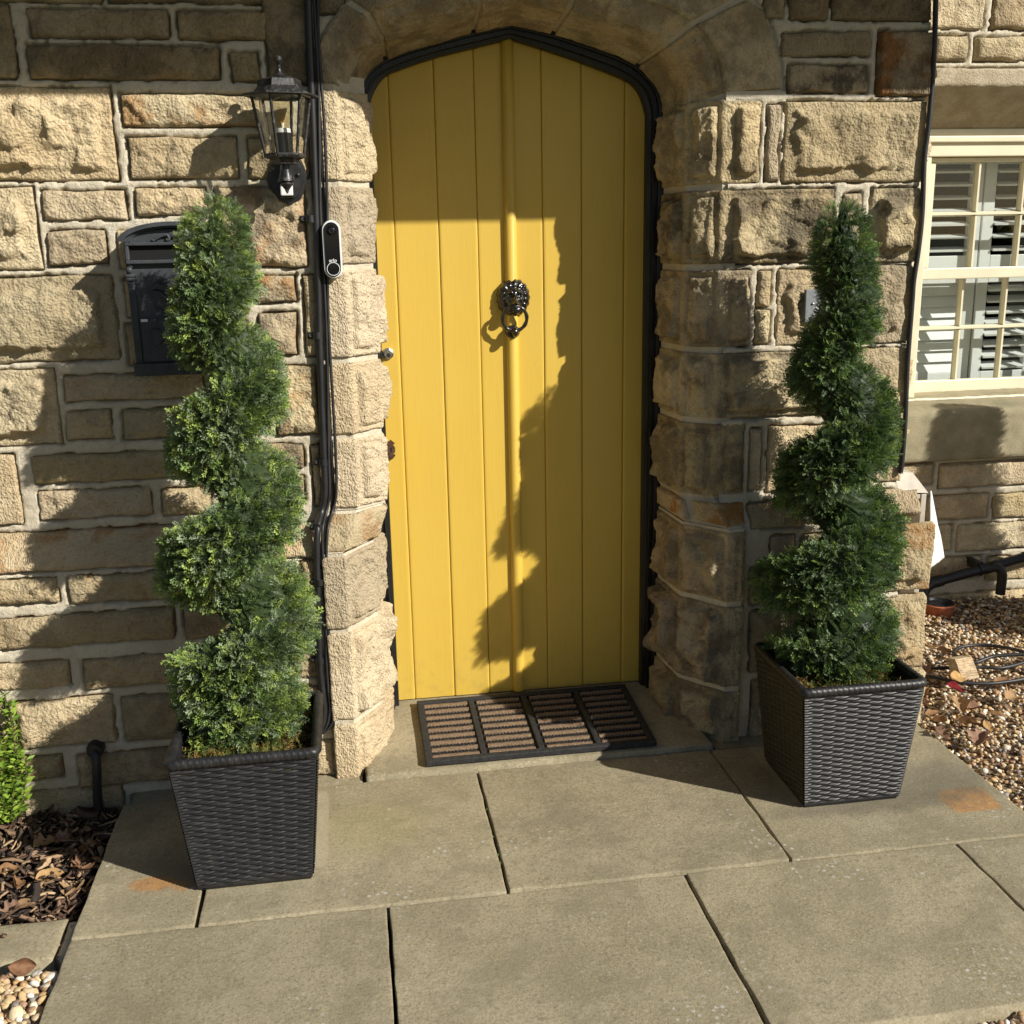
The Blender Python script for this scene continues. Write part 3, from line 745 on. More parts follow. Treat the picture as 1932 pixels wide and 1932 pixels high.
# --- window wall
WS = [(1700,-40,1858,57),(1870,-40,2010,58),(1760,64,1826,117),(1837,67,2000,117),(1690,872,1761,918),(1771,869,1985,918),(1745,932,1863,981),(1873,927,2000,976),(1750,990,1796,1040),(1805,984,1985,1037),(1745,1050,1850,1094),(1860,1046,2000,1092)]
wr = [px_rect(s, YW) for s in WS]
for r_ in wr: r_[0] = max(r_[0], XR+.01)
z = -.12
X_RE = 4.2
xw0, xw1 = 2.0, 3.35      # window opening
zl1, zl0 = onY(1850, 128, YW)[2], onY(1850, 161, YW)[2]       # lintel front
zw1 = onY(1850, 250, YW+.19)[2]; zsi1 = onY(1850, 760, YW+.02)[2]; zsi0 = onY(1850, 866, YW-.03)[2]
base_r = max(r_[1] for r_ in wr)
rowsz = [(r_[2], r_[3]) for r_ in wr]
ext = []
for zz0, zz1 in sorted(set(rowsz)):
    rx = max(r_[1] for r_ in wr if abs(r_[2]-zz0) < .03)
    x = rx+.025
    if any(abs(zz0-e[2]) < .04 for e in ext): continue
    while x < X_RE:
        w = rr.uniform(.22, .42); ext.append((x, min(x+w, X_RE), zz0, zz1)); x += w+.025
ext += [(xw1+.03, X_RE, zsi0+i*.17, zsi0+i*.17+.145) for i in range(8)]
ext += [(XR+.01, 2.2, -.17, .0), (2.23, 2.9, -.17, .0), (2.93, 3.6, -.17, .0)]
allw = [tuple(r_) for r_ in wr]+ext+[(XR, xw1+.1, zsi0, zl1)]
U0 = mortar_sheet(XR, X_RE, -.2, 2.6, base_win, allw, res=.009, mask=(lambda U, V: (U > xw0-.02) & (U < xw1+.02) & (V > zsi0+.02) & (V < zl1-.01)))
wwall = obj('window_wall', U0[0], U0[1], 'mortar', HOUSE)
for i, (a, b, c_, d_) in enumerate([tuple(r_) for r_ in wr]+ext):
    sd = 700+i*1.2
    surf('stone', base_win, a, b, c_, d_, (lambda P, eu, ev, U, V, sd=sd: rockH(P, np.minimum(eu, ev), .012, sd)), wwall, 'stone', (1, .25, .25), res=.009, sd=sd)
# lintel with a deep splayed soffit, sill
def strip(name, prof, x0, x1, mat, parent, n=120, amp=.002):
    pr_ = Prof(prof); Sx = np.linspace(0, pr_.d[-1], 40); U, V = np.meshgrid(np.linspace(x0, x1, n), Sx, indexing='ij')
    y, zz = pr_.at(V); P = np.stack([U, y, zz], -1); P += amp*np.stack([0*U, fbm(P*25, 3), fbm(P*25+9, 3)], -1)
    return obj(name, P.reshape(-1, 3), gridF(n, 40), mat, parent)
strip('window_lintel', [(YW+.02, zl1), (YW-.012, zl1-.004), (YW-.012, zl0), (YW+.19, zw1), (YW+.24, zw1)], XR+.005, xw1+.15, 'lintel_stone', wwall)
strip('window_sill', [(YW+.24, zsi1+.02), (YW-.035, zsi1-.012), (YW-.045, zsi1-.03), (YW-.045, zsi0+.004), (YW-.03, zsi0-.002), (YW+.02, zsi0-.002)], XR+.005, xw1+.12, 'sill_stone', wwall)
mb = MB()
mb.box((XR+.01, YW+.03, zsi0), (xw0+.0, YW+.26, zl1)); mb.box((xw1, YW+.03, zsi0), (xw1+.15, YW+.26, zl1))
mb.build('window_reveal', 'lintel_stone', wwall)

# --- eaves above the porch (out of the picture; its shadow crosses the wall)
ee = .46; ze = onY(620, 163)[2]*.5+onY(1385, 175)[2]*.5+.97*ee+.02
eav = MB(); eav.box((-2.3, -ee, ze), (XR+1.19*ee+.04, .06, ze+.02)); eav.box((-2.3, -ee-.02, ze+.004), (XR+1.19*ee+.04, -ee+.004, ze+.14))
eaves = eav.build('eaves', 'timber_dark', HOUSE)
rf = MB(); xa, xb = -2.35, XR+1.19*ee+.08
rf.add([(xa, -ee-.06, ze+.10), (xb, -ee-.06, ze+.10), (xb, 1.0, ze+.95), (xa, 1.0, ze+.95), (xa, -ee-.06, ze+.13), (xb, -ee-.06, ze+.13), (xb, 1.0, ze+.98), (xa, 1.0, ze+.98)],
       [(0, 1, 2, 3), (4, 7, 6, 5), (0, 4, 5, 1), (1, 5, 6, 2), (2, 6, 7, 3), (3, 7, 4, 0)])
rf.build('roof', 'roof_slate', HOUSE)
gu_ = MB(); gu_.tube([(xa, -ee-.07, ze+.09), (xb, -ee-.07, ze+.09)], .045, 12); autosmooth(gu_.build('gutter', 'black_plastic', HOUSE))
bk = MB(); bk.box((-2.0, .45, -.2), (XR-.01, .5, 2.6)); bk.build('back_wall', 'dark_room', HOUSE)
# ================================================================== door and frame
YD = .315
Lc_l = curve([(698,205),(704,178),(724,147),(755,132),(820,110),(896,91),(962,74)], .300)
Lc_r = curve([(962,74),(1046,101),(1114,125),(1176,150),(1200,168),(1212,192),(1219,219)], .300)
Li = both(smooth_c(Lc_l), smooth_c(Lc_r))
XDL, XDR = Li[0, 0], Li[-1, 0]
def path_down(c, z0): return np.vstack([[c[0, 0], z0], [c[0, 0], (z0+c[0, 1])/2], c, [c[-1, 0], (z0+c[-1, 1])/2], [c[-1, 0], z0]])
co, ci = path_down(Cc, .02), path_down(Li, .02)
fp = [(-.25, .256), (-.02, .256), (.22, .258), (.26, .268), (.50, .268), (.54, .262), (.62, .262), (.66, .284), (.96, .286), (1.0, .290), (1.0, .335)]
Vf = np.array([[[*(co[i]+(ci[i]-co[i])*f)] + [y] for f, y in fp] for i in range(len(co))])[..., [0, 2, 1]]
Vf = Vf.reshape(-1, 3)
frame = obj('door_frame', Vf, gridF(len(co), len(fp)), 'black_paint_wood', HOUSE); autosmooth(frame, 25)
ub = MB()
ub.box((XDL-.02, .345, .03), (XDR+.02, .37, 2.06)); door = ub.build('door', 'yellow_paint', HOUSE)
door['label'] = 'yellow painted vertical board door with black lion knocker'
def topz(x): return np.interp(x, Li[:, 0], Li[:, 1])
jx = [XDL-.008]+[onY(a, 407, YD)[0] for a in (743, 827, 900.5)]+[onY(962, 407, YD)[0]]+[onY(a, 407, YD)[0] for a in (1024, 1097, 1178)]+[XDR+.008]
yofs = [0, .0005, -.001, .001, .0, -.0015, .0008, .0]
ZDB = .047
for i in range(8):
    a, b = jx[i]+.0002, jx[i+1]-.0002; w = b-a
    xs = np.r_[0, .0016, .004, np.linspace(.009, w-.009, 10), w-.004, w-.0016, w]; prof = np.r_[.0045, .0016, .0004, 0.0004*np.sin(np.linspace(0, 3, 10)), .0004, .0016, .0045]
    nz = 60; V = np.zeros((len(xs), nz+2, 3))
    for j, xx in enumerate(xs):
        zt = topz(np.clip(a+xx, XDL+.001, XDR-.001))+.010
        zz = np.r_[ZDB, np.linspace(ZDB, zt, nz), zt]
        V[j, :, 0] = a+xx; V[j, :, 2] = zz; V[j, :, 1] = YD+yofs[i]+prof[j]; V[j, 0, 1] = V[j, -1, 1] = YD+.03
    obj('plank', V.reshape(-1, 3), gridF(len(xs), nz+2), 'yellow_paint', door, smooth=False)
XB = onY(962, 407, YD)[0]; zt = onY(960, 62, .29)[2]
mb = MB(); n = 14
for zz in (ZDB, zt-.006, zt): pass
pts = []
for zz, sc in ((ZDB+.002, 1), (zt-.01, 1), (zt-.003, .8), (zt, .3)):
    pts += [(XB+.019*sc*math.cos(t), YD+.001-.019*sc*math.sin(t), zz) for t in np.linspace(0, math.pi, n)]
mb.add(pts, gridF(4, n).tolist()+[list(range(n))])
o = mb.build('bead', 'yellow_paint', door, True); autosmooth(o, 50)

# lion knocker
kc = onY(970, 562, YD-.02); kx, kz = kc[0], kc[2]
nr_, na = 26, 72
rr_, aa_ = np.meshgrid(np.linspace(0, 1, nr_), np.linspace(0, 2*math.pi, na, endpoint=False), indexing='ij')
px_ = rr_*np.cos(aa_); pz_ = rr_*np.sin(aa_)
def gb(cx, cz, sx, sz, h): return h*np.exp(-((px_-cx)/sx)**2-((pz_-cz)/sz)**2)
h = .030*np.sqrt(np.clip(1-rr_**2.4, 0, 1))
mane = sm(.52, .68, rr_)*(1-sm(.93, 1.0, rr_))
h += mane*(.0024*np.cos(15*aa_+3*rr_)+.0010*np.cos(31*aa_))
h += -.006*np.exp(-((rr_-.56)/.05)**2)*(pz_ > -.5)
face = 1-sm(.50, .6, rr_)
h += face*.004
h += gb(0, -.12, .16, .24, .012)+gb(0, -.02, .10, .40, .007)+gb(0, -.20, .15, .09, .010)       # nose bridge, nose
h += gb(-.16, -.36, .15, .13, .011)+gb(.16, -.36, .15, .13, .011)+gb(0, -.66, .2, .12, .007)   # muzzle, chin
h += gb(-.26, .30, .17, .08, .009)+gb(.26, .30, .17, .08, .009)                                # brows
h += gb(-.25, .13, .12, .07, -.009)+gb(.25, .13, .12, .07, -.009)+gb(-.25, .13, .055, .045, .006)+gb(.25, .13, .055, .045, .006)
h += gb(-.34, -.08, .14, .14, .005)+gb(.34, -.08, .14, .14, .005)
h += gb(0, -.50, .26, .045, -.010)
h += gb(-.66, .66, .13, .13, .012)+gb(.66, .66, .13, .13, .012)+gb(-.66, .66, .05, .05, -.008)+gb(.66, .66, .05, .05, -.008)   # ears
h[-1] = 0
edge = 1+.035*np.cos(17*aa_)*sm(.8, 1, rr_)
P = np.stack([kx+.051*px_*edge, YD-.004-h, kz+.057*pz_*edge], -1)
F = gridF(nr_, na, False, True).tolist()
mb = MB().add(P.reshape(-1, 3), F)
rim = [(kx+.051*math.cos(t)*1.0, YD+.004, kz+.057*math.sin(t)) for t in np.linspace(0, 2*math.pi, na, endpoint=False)]
kn = mb.build('knocker', 'black_iron', door, True)
sp = onY(972, 612, YD-.05); rx_, rz_ = sp[0], kz-.060
mb = MB(); t = np.linspace(0, 2*math.pi, 49)[:-1]
ring = np.array([[rx_+.037*math.cos(q), YD-.047+.012*(math.sin(q)-1)*-.4, rz_+.037*math.sin(q)] for q in t]); ring = np.vstack([ring, ring[:2]])
mb.tube(ring, .0058, 12, False, rad=[.0058*(1+.12*math.sin(9*q)) for q in np.r_[t, t[:2]]])
mb.sph((rx_, YD-.043, rz_-.040), .011, (1, 1.4, 1.3), 10); mb.sph((kx+.001, YD-.050, kz-.034), .013, (1.15, .8, .85), 10)
mb.lathe([(0, -.03), (.006, -.028), (.009, -.012), (.008, .0)], (rx_, YD-.012, rz_-.041), 14, 1)
autosmooth(mb.build('knocker_ring', 'black_iron', door, True), 50)
mb = MB().lathe([(0.001, -.026), (.018, -.026), (.0205, -.021), (.022, .002)], (XB, YD, rz_-.041), 22, 1)
autosmooth(mb.build('strike_plate', 'black_iron', door, True), 40)
# night latch cylinder, rusty keyhole plate
lc = onY(732, 667, YD); mb = MB().lathe([(.001, -.012), (.0115, -.012), (.0125, -.009), (.0165, -.007), (.0175, -.003), (.0175, .002)], (lc[0], YD, lc[2]), 28, 1)
lo = autosmooth(mb.build('lock_cylinder', 'steel', door, True), 30)
mb = MB().lathe([(.001, -.0005), (.0065, -.0005), (.0065, .004)], (lc[0]+.001, YD-.0135, lc[2]-.004), 18, 1); mb.box((lc[0], YD-.0150, lc[2]-.008), (lc[0]+.0018, YD-.0125, lc[2]-.001))
mb.build('keyway', 'black_metal', door)
e0 = onY(738, 848, YD); ol = [(0, .031), (.006, .025), (.012, .020), (.009, .016), (.004, .0155), (.009, .011), (.012, .006), (.012, -.007), (.008, -.012), (.004, -.015), (.012, -.016), (.011, -.020), (.004, -.028), (0, -.031), (-.005, -.027), (-.011, -.019), (-.011, -.015), (-.004, -.0145), (-.009, -.010), (-.011, -.005), (-.011, .006), (-.008, .012), (-.004, .0155), (-.009, .016), (-.011, .020), (-.005, .026)]
mb = MB().prism([(e0[0]+a, e0[2]+b) for a, b in ol], YD-.006, YD+.001); es = mb.build('keyhole_plate', 'rusty_iron', door)
mb = MB().prism([(e0[0]+a, e0[2]+b) for a, b in [(-.002, .006), (.002, .006), (.003, .003), (.0015, 0), (.002, -.008), (-.002, -.008), (-.0015, 0), (-.003, .003)]], YD-.0068, YD-.002); mb.build('keyhole', 'dark_hole', door)

# threshold
tx0, tx1 = onZ(677, 1475, .0)[0], onZ(1360, 1415, .0)[0]
yb_ = onZ(900, 1455, .0)[1]
def slab(name, x0, x1, y0, y1, z1, th, parent, sd, mat='paving', res=.02, amp=.0016, wob=.003, rnd=.0035):
    nu = max(4, int((x1-x0)/res)); nv = max(4, int((y1-y0)/res))
    us = np.r_[x0, x0+.002, x0+rnd, np.linspace(x0+rnd*2.5, x1-rnd*2.5, nu), x1-rnd, x1-.002, x1]; vs = np.r_[y0, y0+.002, y0+rnd, np.linspace(y0+rnd*2.5, y1-rnd*2.5, nv), y1-rnd, y1-.002, y1]
    U, V = np.meshgrid(us, vs, indexing='ij'); q = np.stack([U*9+sd, V*9, U*0], -1)
    e = np.minimum(np.minimum(U-x0, x1-U), np.minimum(V-y0, y1-V))
    Z = z1+amp*fbm(q*.4, 3)-.0035*(1-sm(0, rnd, e+.0015*perlin(q*3)))**2
    Z[0] = Z[-1] = z1-th; Z[:, 0] = Z[:, -1] = z1-th
    k = 1-sm(0, .08, e)
    P = np.stack([U+wob*k*perlin(q*1.4+5), V+wob*k*perlin(q*1.4+15), Z], -1)
    return obj(name, P.reshape(-1, 3), gridF(len(us), len(vs)), mat, parent)
th_ = slab('threshold', tx0+.02, tx1-.02, yb_+.004, .40, .012, .10, HOUSE, 77, rnd=.01)
for v_ in th_.data.vertices:
    if v_.co.z > -.03: v_.co.z += .068*max(0, v_.co.y-yb_)

# ================================================================== paving
pav = plane('paving', -.69, 1.70, -1.31, -.02, -.045, 'soil', 40, .004); WL[pav] = np.zeros(3)
PXL, PXR = -.684, onZ(1932, 1530)[0]
yr1 = -.728; yr2 = -1.288
gx = lambda px, py: onZ(px, py)[0]
r1 = [PXL, gx(377, 1712), gx(930, 1569), gx(1417, 1520), PXR]; r2 = [PXL, gx(740, 1823), gx(1370, 1791), gx(1868, 1655), PXR]
gj = [.004, .006, .007]
for i in range(4):
    slab('slab', r1[i]+(.0022 if i else 0), r1[i+1]-(.0026 if i < 3 else 0), yr1+.0032, yb_-.004, 0.0+(.001, .0, .002, .0)[i], .05, pav, i*3.3)
    slab('slab', r2[i]+(.0024 if i else 0), r2[i+1]-(.003 if i < 3 else 0), yr2, yr1-.0026, -.001+(.001, .0, .002, .001)[i], .05, pav, 20+i*3.3)
# back strip beside the door step
slab('slab', PXL+.02, tx0+.012, yb_+.001, -.045, -.006, .05, pav, 51); slab('slab', tx1-.012, PXR, yb_+.001, -.045, -.004, .05, pav, 55)
ke = slab('kerb_stone', -1.75, onZ(115, 1780, -.03)[0]+.0, onZ(60, 1820, -.03)[1], onZ(60, 1745, -.03)[1], -.02, .1, None, 61, rnd=.01)
tag(ke, 'low worn stone edging between the bark mulch and the pebbles', 'kerb')
mk_ = slab('mortar_haunch', onZ(120, 1780, -.03)[0], PXL-.004, onZ(60, 1815, -.03)[1], onZ(60, 1745, -.03)[1]-.01, -.025, .1, None, 63, 'mortar', amp=.01, rnd=.01)
tag(mk_, 'rough pale mortar filling between the edging stone and the paving', 'mortar')
plane('gravel_bed', 1.6, 4.3, -2.4, 1.06, -.035, 'gravel_bed', 90, .008, fr=9)
plane('gravel_bed', -2.2, 1.75, -2.4, -1.27, -.037, 'gravel_bed', 60, .006)
plane('gravel_bed', -2.2, -.67, -1.3, -.78, -.039, 'gravel_bed', 40, .006)
plane('mulch_bed', -2.2, -.67, -.80, -.04, -.062, 'soil', 60, .012)
# ================================================================== window
YF = YW+.20; YL = YF+.05
zF = lambda py, y=YF: onY(1850, py, y)[2]
X1 = onY(1842, 400, YF)[0]; sp_ = onY(1927, 400, YF)[0]-X1
X0w, X4w = X1-sp_, X1+3*sp_
wz1, wz0 = zF(250)+.012, zF(757)
mb = MB()
mb.bbox((X0w-.12, YF-.035, zF(296)), (X4w+.12, YF+.10, wz1), .004); mb.bbox((X0w-.12, YF-.05, zF(270)), (X4w+.12, YF-.030, zF(258)), .004)
mb.bbox((X0w-.12, YF-.03, wz0), (X0w-.028, YF+.10, zF(296)-.001), .004); mb.bbox((X4w+.028, YF-.03, wz0), (X4w+.12, YF+.10, zF(296)-.001), .004)
mb.bbox((X0w-.13, YF-.085, wz0-.012), (X4w+.13, YF+.10, zF(741)-.004), .004)
win = mb.build('window', 'cream_paint', HOUSE)
def sash(y, zt, zb, rt, rb, zmid, bw=.009):
    m_ = MB()
    m_.bbox((X0w-.027, y-.018, zb), (X4w+.027, y+.018, zb+rb), .004); m_.bbox((X0w-.027, y-.018, zt-rt), (X4w+.027, y+.018, zt), .004)
    m_.bbox((X0w-.027, y-.0178, zb+rb+.0005), (X0w+.006, y+.0178, zt-rt-.0005), .004); m_.bbox((X4w-.006, y-.0178, zb+rb+.0005), (X4w+.027, y+.0178, zt-rt-.0005), .004)
    m_.build('sash', 'cream_paint', win)
    for i in range(1, 4):
        xx = X0w+i*sp_
        for a, b in ((zb+rb+.0008, zmid-bw), (zmid+bw, zt-rt-.0008)):
            mm = MB(); pr_ = [(-.010, .014), (-.008, .002), (-.004, -.014), (.004, -.014), (.008, .002), (.010, .014)]
            mm.add([(xx+u, y+v, zz) for zz in (a, b) for u, v in pr_], [(j, (j+1) % 6, 6+(j+1) % 6, 6+j) for j in range(6)]); mm.build('glazing_bar', 'cream_paint', win)
    mm = MB(); pr_ = [(-.010, .0135), (-.008, .002), (-.004, -.0145), (.004, -.0145), (.008, .002), (.010, .0135)]
    mm.add([(xx, y+v, zmid+u) for xx in (X0w+.006, X4w-.006) for u, v in pr_], [(j, (j+1) % 6, 6+(j+1) % 6, 6+j) for j in range(6)]); mm.build('glazing_bar', 'cream_paint', win)
    for i in range(4):
        for a, b in ((zb+rb, zmid-.004), (zmid+.004, zt-rt)):
            mm = MB().box((X0w+i*sp_+.004, y+.004, a), (X0w+(i+1)*sp_-.004, y+.007, b)); mm.build('pane', 'pane_glass', win)
sash(YF+.012, zF(297), zF(525), .018, zF(504)-zF(525), zF(403, YF+.012))
sash(YL+.012, zF(505, YL), zF(741, YL), .030, zF(714, YL)-zF(741, YL), zF(617, YL))
mb = MB(); yb2 = YF+1.6
mb.box((X0w-.5, yb2, .0), (X4w+.5, yb2+.02, 2.5)); mb.box((X0w-.5, YF+.11, .0), (X0w-.48, yb2, 2.5)); mb.box((X4w+.48, YF+.11, .0), (X4w+.5, yb2, 2.5)); mb.box((X0w-.5, YF+.11, 2.5), (X4w+.5, yb2, 2.52)); mb.box((X0w-.5, YF+.11, -.02), (X4w+.5, yb2, .0))
mb.box((X0w-.5, YF+.105, .0), (X0w-.1, YF+.108, 2.5)); mb.box((X4w+.1, YF+.105, .0), (X4w+.5, YF+.108, 2.5)); mb.box((X0w-.1, YF+.105, zF(255)), (X4w+.1, YF+.108, 2.5)); mb.box((X0w-.1, YF+.105, 0), (X4w+.1, YF+.108, zF(745)))
mb.build('interior', 'dark_room', HOUSE)  # walls near black: the darkness of the room is put into their colour
# plantation shutters standing inside the window
YS = YF+.16; xs0 = onY(1853, 360, YS)[0]; pw = .315
SH = thing('window_shutter', (xs0, YS, zF(750)), 'white louvred shutters behind the panes of the cream sash window', 'shutter')
zt_, zm_, zb_ = zF(280), zF(512), zF(735)
for i in range(-1, 4):
    a = xs0+(i-0)*pw+.004-(pw if i < 0 else 0)*0; a = xs0+i*pw+.004; b = a+pw-.008
    for (z0, z1, tier) in ((zb_, zm_-.003, 0), (zm_+.003, zt_, 1)):
        m_ = MB(); st = .052
        m_.bbox((a, YS-.014, z0), (a+st, YS+.014, z1), .003); m_.bbox((b-st, YS-.014, z0), (b, YS+.014, z1), .003)
        m_.bbox((a+st+.0005, YS-.0135, z0), (b-st-.0005, YS+.0135, z0+.06), .003); m_.bbox((a+st+.0005, YS-.0135, z1-.05), (b-st-.0005, YS+.0135, z1), .003)
        pn = m_.build('shutter_frame', 'shutter_white', SH)
        n_ = int((z1-z0-.11)/.047); closed = (tier == 0 and i == -1)
        for k_ in range(n_):
            zc = z0+.06+(k_+.5)*(z1-z0-.11)/n_; an = math.radians(68 if closed else (14 if tier else 24))
            c_, s_ = math.cos(an), math.sin(an); R3 = [[1, 0, 0], [0, c_, -s_], [0, s_, c_]]
            mm = MB().box((a+st+.002, YS-.027, zc-.0042), (b-st-.002, YS+.027, zc+.0042), R3); mm.build('slat', 'shutter_white', pn)

# ================================================================== lantern
lx = onY(533, 230, -.11)[0]; ly = -.11
lz = lambda py: onY(533, py, ly)[2]
LAN = thing('wall_lantern', (lx, 0, lz(345)), 'black six sided wall lantern with clear glass and a filament bulb', 'lantern')
c0 = (lx, ly, 0)
mb = MB(); f_ = lz(105)
mb.lathe([(.001, f_), (.007, f_-.002), (.0105, f_-.010), (.008, f_-.017), (.0045, f_-.021), (.006, f_-.024), (.0045, f_-.028), (.006, f_-.036), (.012, f_-.044), (.014, f_-.046), (.010, f_-.049), (.017, f_-.053), (.017, f_-.056)], c0, 20)
autosmooth(mb.build('finial', 'lantern_metal', LAN, True), 40)
mb = MB(); d0 = f_-.052; d1 = lz(152); d2 = lz(178)
mb.lathe([(.016, d0), (.030, d0-.006), (.040, d0-.018), (.044, d1+.004), (.051, d1), (.0525, d1-.005), (.056, d1-.016), (.067, d1-.029), (.090, d2), (.0935, d2-.003), (.0935, d2-.006), (.078, d2-.005), (.04, d2+.002)], c0, 6, 2, math.radians(12))
mb.build('lantern_roof', 'lantern_metal', LAN)
g1, g0 = d2-.004, lz(294); rt_, rb_ = .071, .047; A6 = [math.radians(12)+i*math.pi/3 for i in range(6)]
mb = MB()
def hexp(r, z_): return [(lx+r*math.cos(a), ly+r*math.sin(a), z_) for a in A6]
T_, B_ = hexp(rt_, g1), hexp(rb_, g0)
for i in range(6):
    mb.tube([T_[i], B_[i]], .0042, 6); mb.tube([T_[i], T_[(i+1) % 6]], .0045, 6); mb.tube([B_[i], B_[(i+1) % 6]], .0055, 6)
mb.lathe([(.049, g0+.003), (.049, g0-.005), (.034, g0-.010), (.030, g0-.020), (.001, g0-.020)], c0, 6, 2, math.radians(12))
mb.build('cage', 'lantern_metal', LAN)
for i in range(6):
    j = (i+1) % 6; k_ = .94
    q = [np.array(c0)*[1, 1, 0]+(np.array(p)-[lx, ly, 0])*[k_, k_, 1] for p in (T_[i], T_[j], B_[j], B_[i])]
    obj('glass_pane', q, [(0, 1, 2, 3)], 'lantern_glass', LAN, False)
mb = MB(); hb = lz(250); mb.lathe([(.001, g0), (.018, g0), (.018, hb), (.001, hb)], c0, 18); autosmooth(mb.build('lamp_holder', 'black_plastic', LAN, True), 30)
mb = MB().lathe([(.0183, hb-.001), (.0183, hb+.006), (.0175, hb+.009), (.001, hb+.009)], c0, 18); autosmooth(mb.build('holder_label', 'print_white', LAN, True), 30)
mb = MB().lathe([(.013, hb+.008), (.014, hb+.016), (.020, hb+.028), (.0275, hb+.042), (.030, hb+.054), (.027, hb+.067), (.018, hb+.077), (.006, hb+.082), (.0005, hb+.083)], c0, 24, caps=False); mb.build('bulb', 'bulb_glass', LAN, True)
mb = MB()
for a in range(4):
    t = a*math.pi/2+.4; mb.tube([(lx+.004*math.cos(t), ly+.004*math.sin(t), hb+.022), (lx+.009*math.cos(t), ly+.009*math.sin(t), hb+.060)], .0007, 5)
mb.build('filament', 'filament', LAN)
mb = MB().lathe([(.003, hb+.009), (.004, hb+.022), (.002, hb+.024)], c0, 8); mb.build('bulb_stem', 'white_plastic', LAN, True)
bpx = [(540,297),(528,299),(519,303),(511,312),(505,325),(503,340),(508,354),(516,364),(524,373),(526,379),(536,383),(546,388),(556,383),(566,377),(572,366),(577,350),(579,332),(575,316),(569,303),(560,298),(550,296)]
ol = [(onY(a, b, -.015)[0], onY(a, b, -.015)[2]) for a, b in bpx]
mb = MB().prism(ol, -.026, .004, .006); cc = np.mean(ol, 0); mb.prism([tuple(cc+(np.array(p)-cc)*.86) for p in ol], -.032, -.020, .003)
bp = autosmooth(mb.build('back_plate', 'black_metal', LAN), 25)
s0, s1 = lz(300), lz(352)
mb = MB().lathe([(.022, s0), (.020, s0-.006), (.011, s0-.010), (.010, s0-.022), (.016, s0-.046), (.018, s0-.052), (.012, s0-.055), (.016, s0-.060), (.006, s0-.072), (.002, s0-.082)], c0, 18)
mb.tube([(lx, ly, s0-.03), (lx+.004, -.07, s0-.035), (lx+.008, -.025, s0-.04)], .009, 10); autosmooth(mb.build('stem', 'lantern_metal', LAN, True), 40)
sw = onY(541, 359, -.045); mb = MB().bbox((sw[0]-.019, -.048, sw[2]-.018), (sw[0]+.019, -.026, sw[2]+.018), .004); mb.build('sensor_housing', 'black_plastic', LAN)
mb = MB().bbox((sw[0]-.0155, -.054, sw[2]-.0135), (sw[0]+.0155, -.047, sw[2]+.0155), .003); mb.build('sensor_window', 'white_plastic', LAN)
sc_ = onY(562, 330, -.034); MBs = MB().sph((sc_[0], -.034, sc_[2]), .005, (1, .6, 1), 8); MBs.build('screw', 'black_metal', LAN, True)

# ================================================================== conduit and cables
cp = [(580,-40),(583,60),(587,150),(591,250),(596,400),(601,560),(603,640),(607,760),(611,860),(613,930),(607,965),(599,1000),(598,1060),(601,1160),(603,1246),(608,1300),(612,1340),(606,1372),(590,1385)]
def wy(py): return -.022 if py < 960 else (-.022+YPL*sm(960, 1010, py))
cpt = spline([onY(a, b, wy(b)) for a, b in cp], 8)
cpt = cpt[cpt[:, 2] < 2.3]
mb = MB().tube(cpt, .0095, 12); con = mb.build('conduit', 'black_plastic', None, True, at=cpt[-1])
tag(con, 'thick black plastic conduit clipped down the wall beside the doorway', 'conduit')
for a, b in ((586, 413), (600, 633), (611, 872), (603, 994), (603, 1098), (604, 1246)):
    c_ = onY(a, b, wy(b)); m_ = MB(); m_.tube([c_+[-.001+.0*t, 0, t] for t in (-.009, .009)], .0125, 12); m_.bbox(c_+[-.028, .006, -.009], c_+[-.004, .014, .009], .002)
    cl = m_.build('clip', 'black_plastic', con); autosmooth(cl, 40)
    MB().lathe([(.001, -.002), (.004, -.0015), (.0045, 0)], c_+[-.019, .006, 0], 12, 1).build('screw', 'steel', cl, True)
for j, (dx, dd, rr0) in enumerate(((11, .004, .0042), (15.5, .010, .0036), (20, .004, .0040))):
    q = [(a+dx+(2.5*math.sin(b*.012+j*2)), b) for a, b in cp[:-2]]+[(cp[-2][0]+dx*.8, cp[-2][1]), (cp[-1][0]+dx*.6, cp[-1][1]+2)]
    pt = spline([onY(a, b, wy(b)+dd-.006) for a, b in q], 8); pt = pt[pt[:, 2] < 2.3]
    o = MB().tube(pt, rr0, 8).build('cable', 'cable_rubber', None, True, at=pt[-1])
    tag(o, ('thin black cable pressed against the side of the thick conduit', 'thin black cable running between two other thin cables beside the conduit', 'thin black cable farthest from the thick conduit, against the door jamb')[j], 'cable', 'thin cables beside the conduit')
cr = [(1766,-40),(1764,60),(1758,170),(1751,245),(1744,300),(1740,400),(1733,470),(1724,530),(1721,570),(1712,690),(1708,790),(1703,860),(1699,893)]
pt = spline([onY(a, b, -.014) for a, b in cr], 8); pt = pt[pt[:, 2] < 2.3]
o = MB().tube(pt, .0072, 10).build('cable', 'cable_rubber', None, True, at=pt[-1]); tag(o, 'single black cable down the porch corner next to the window', 'cable')

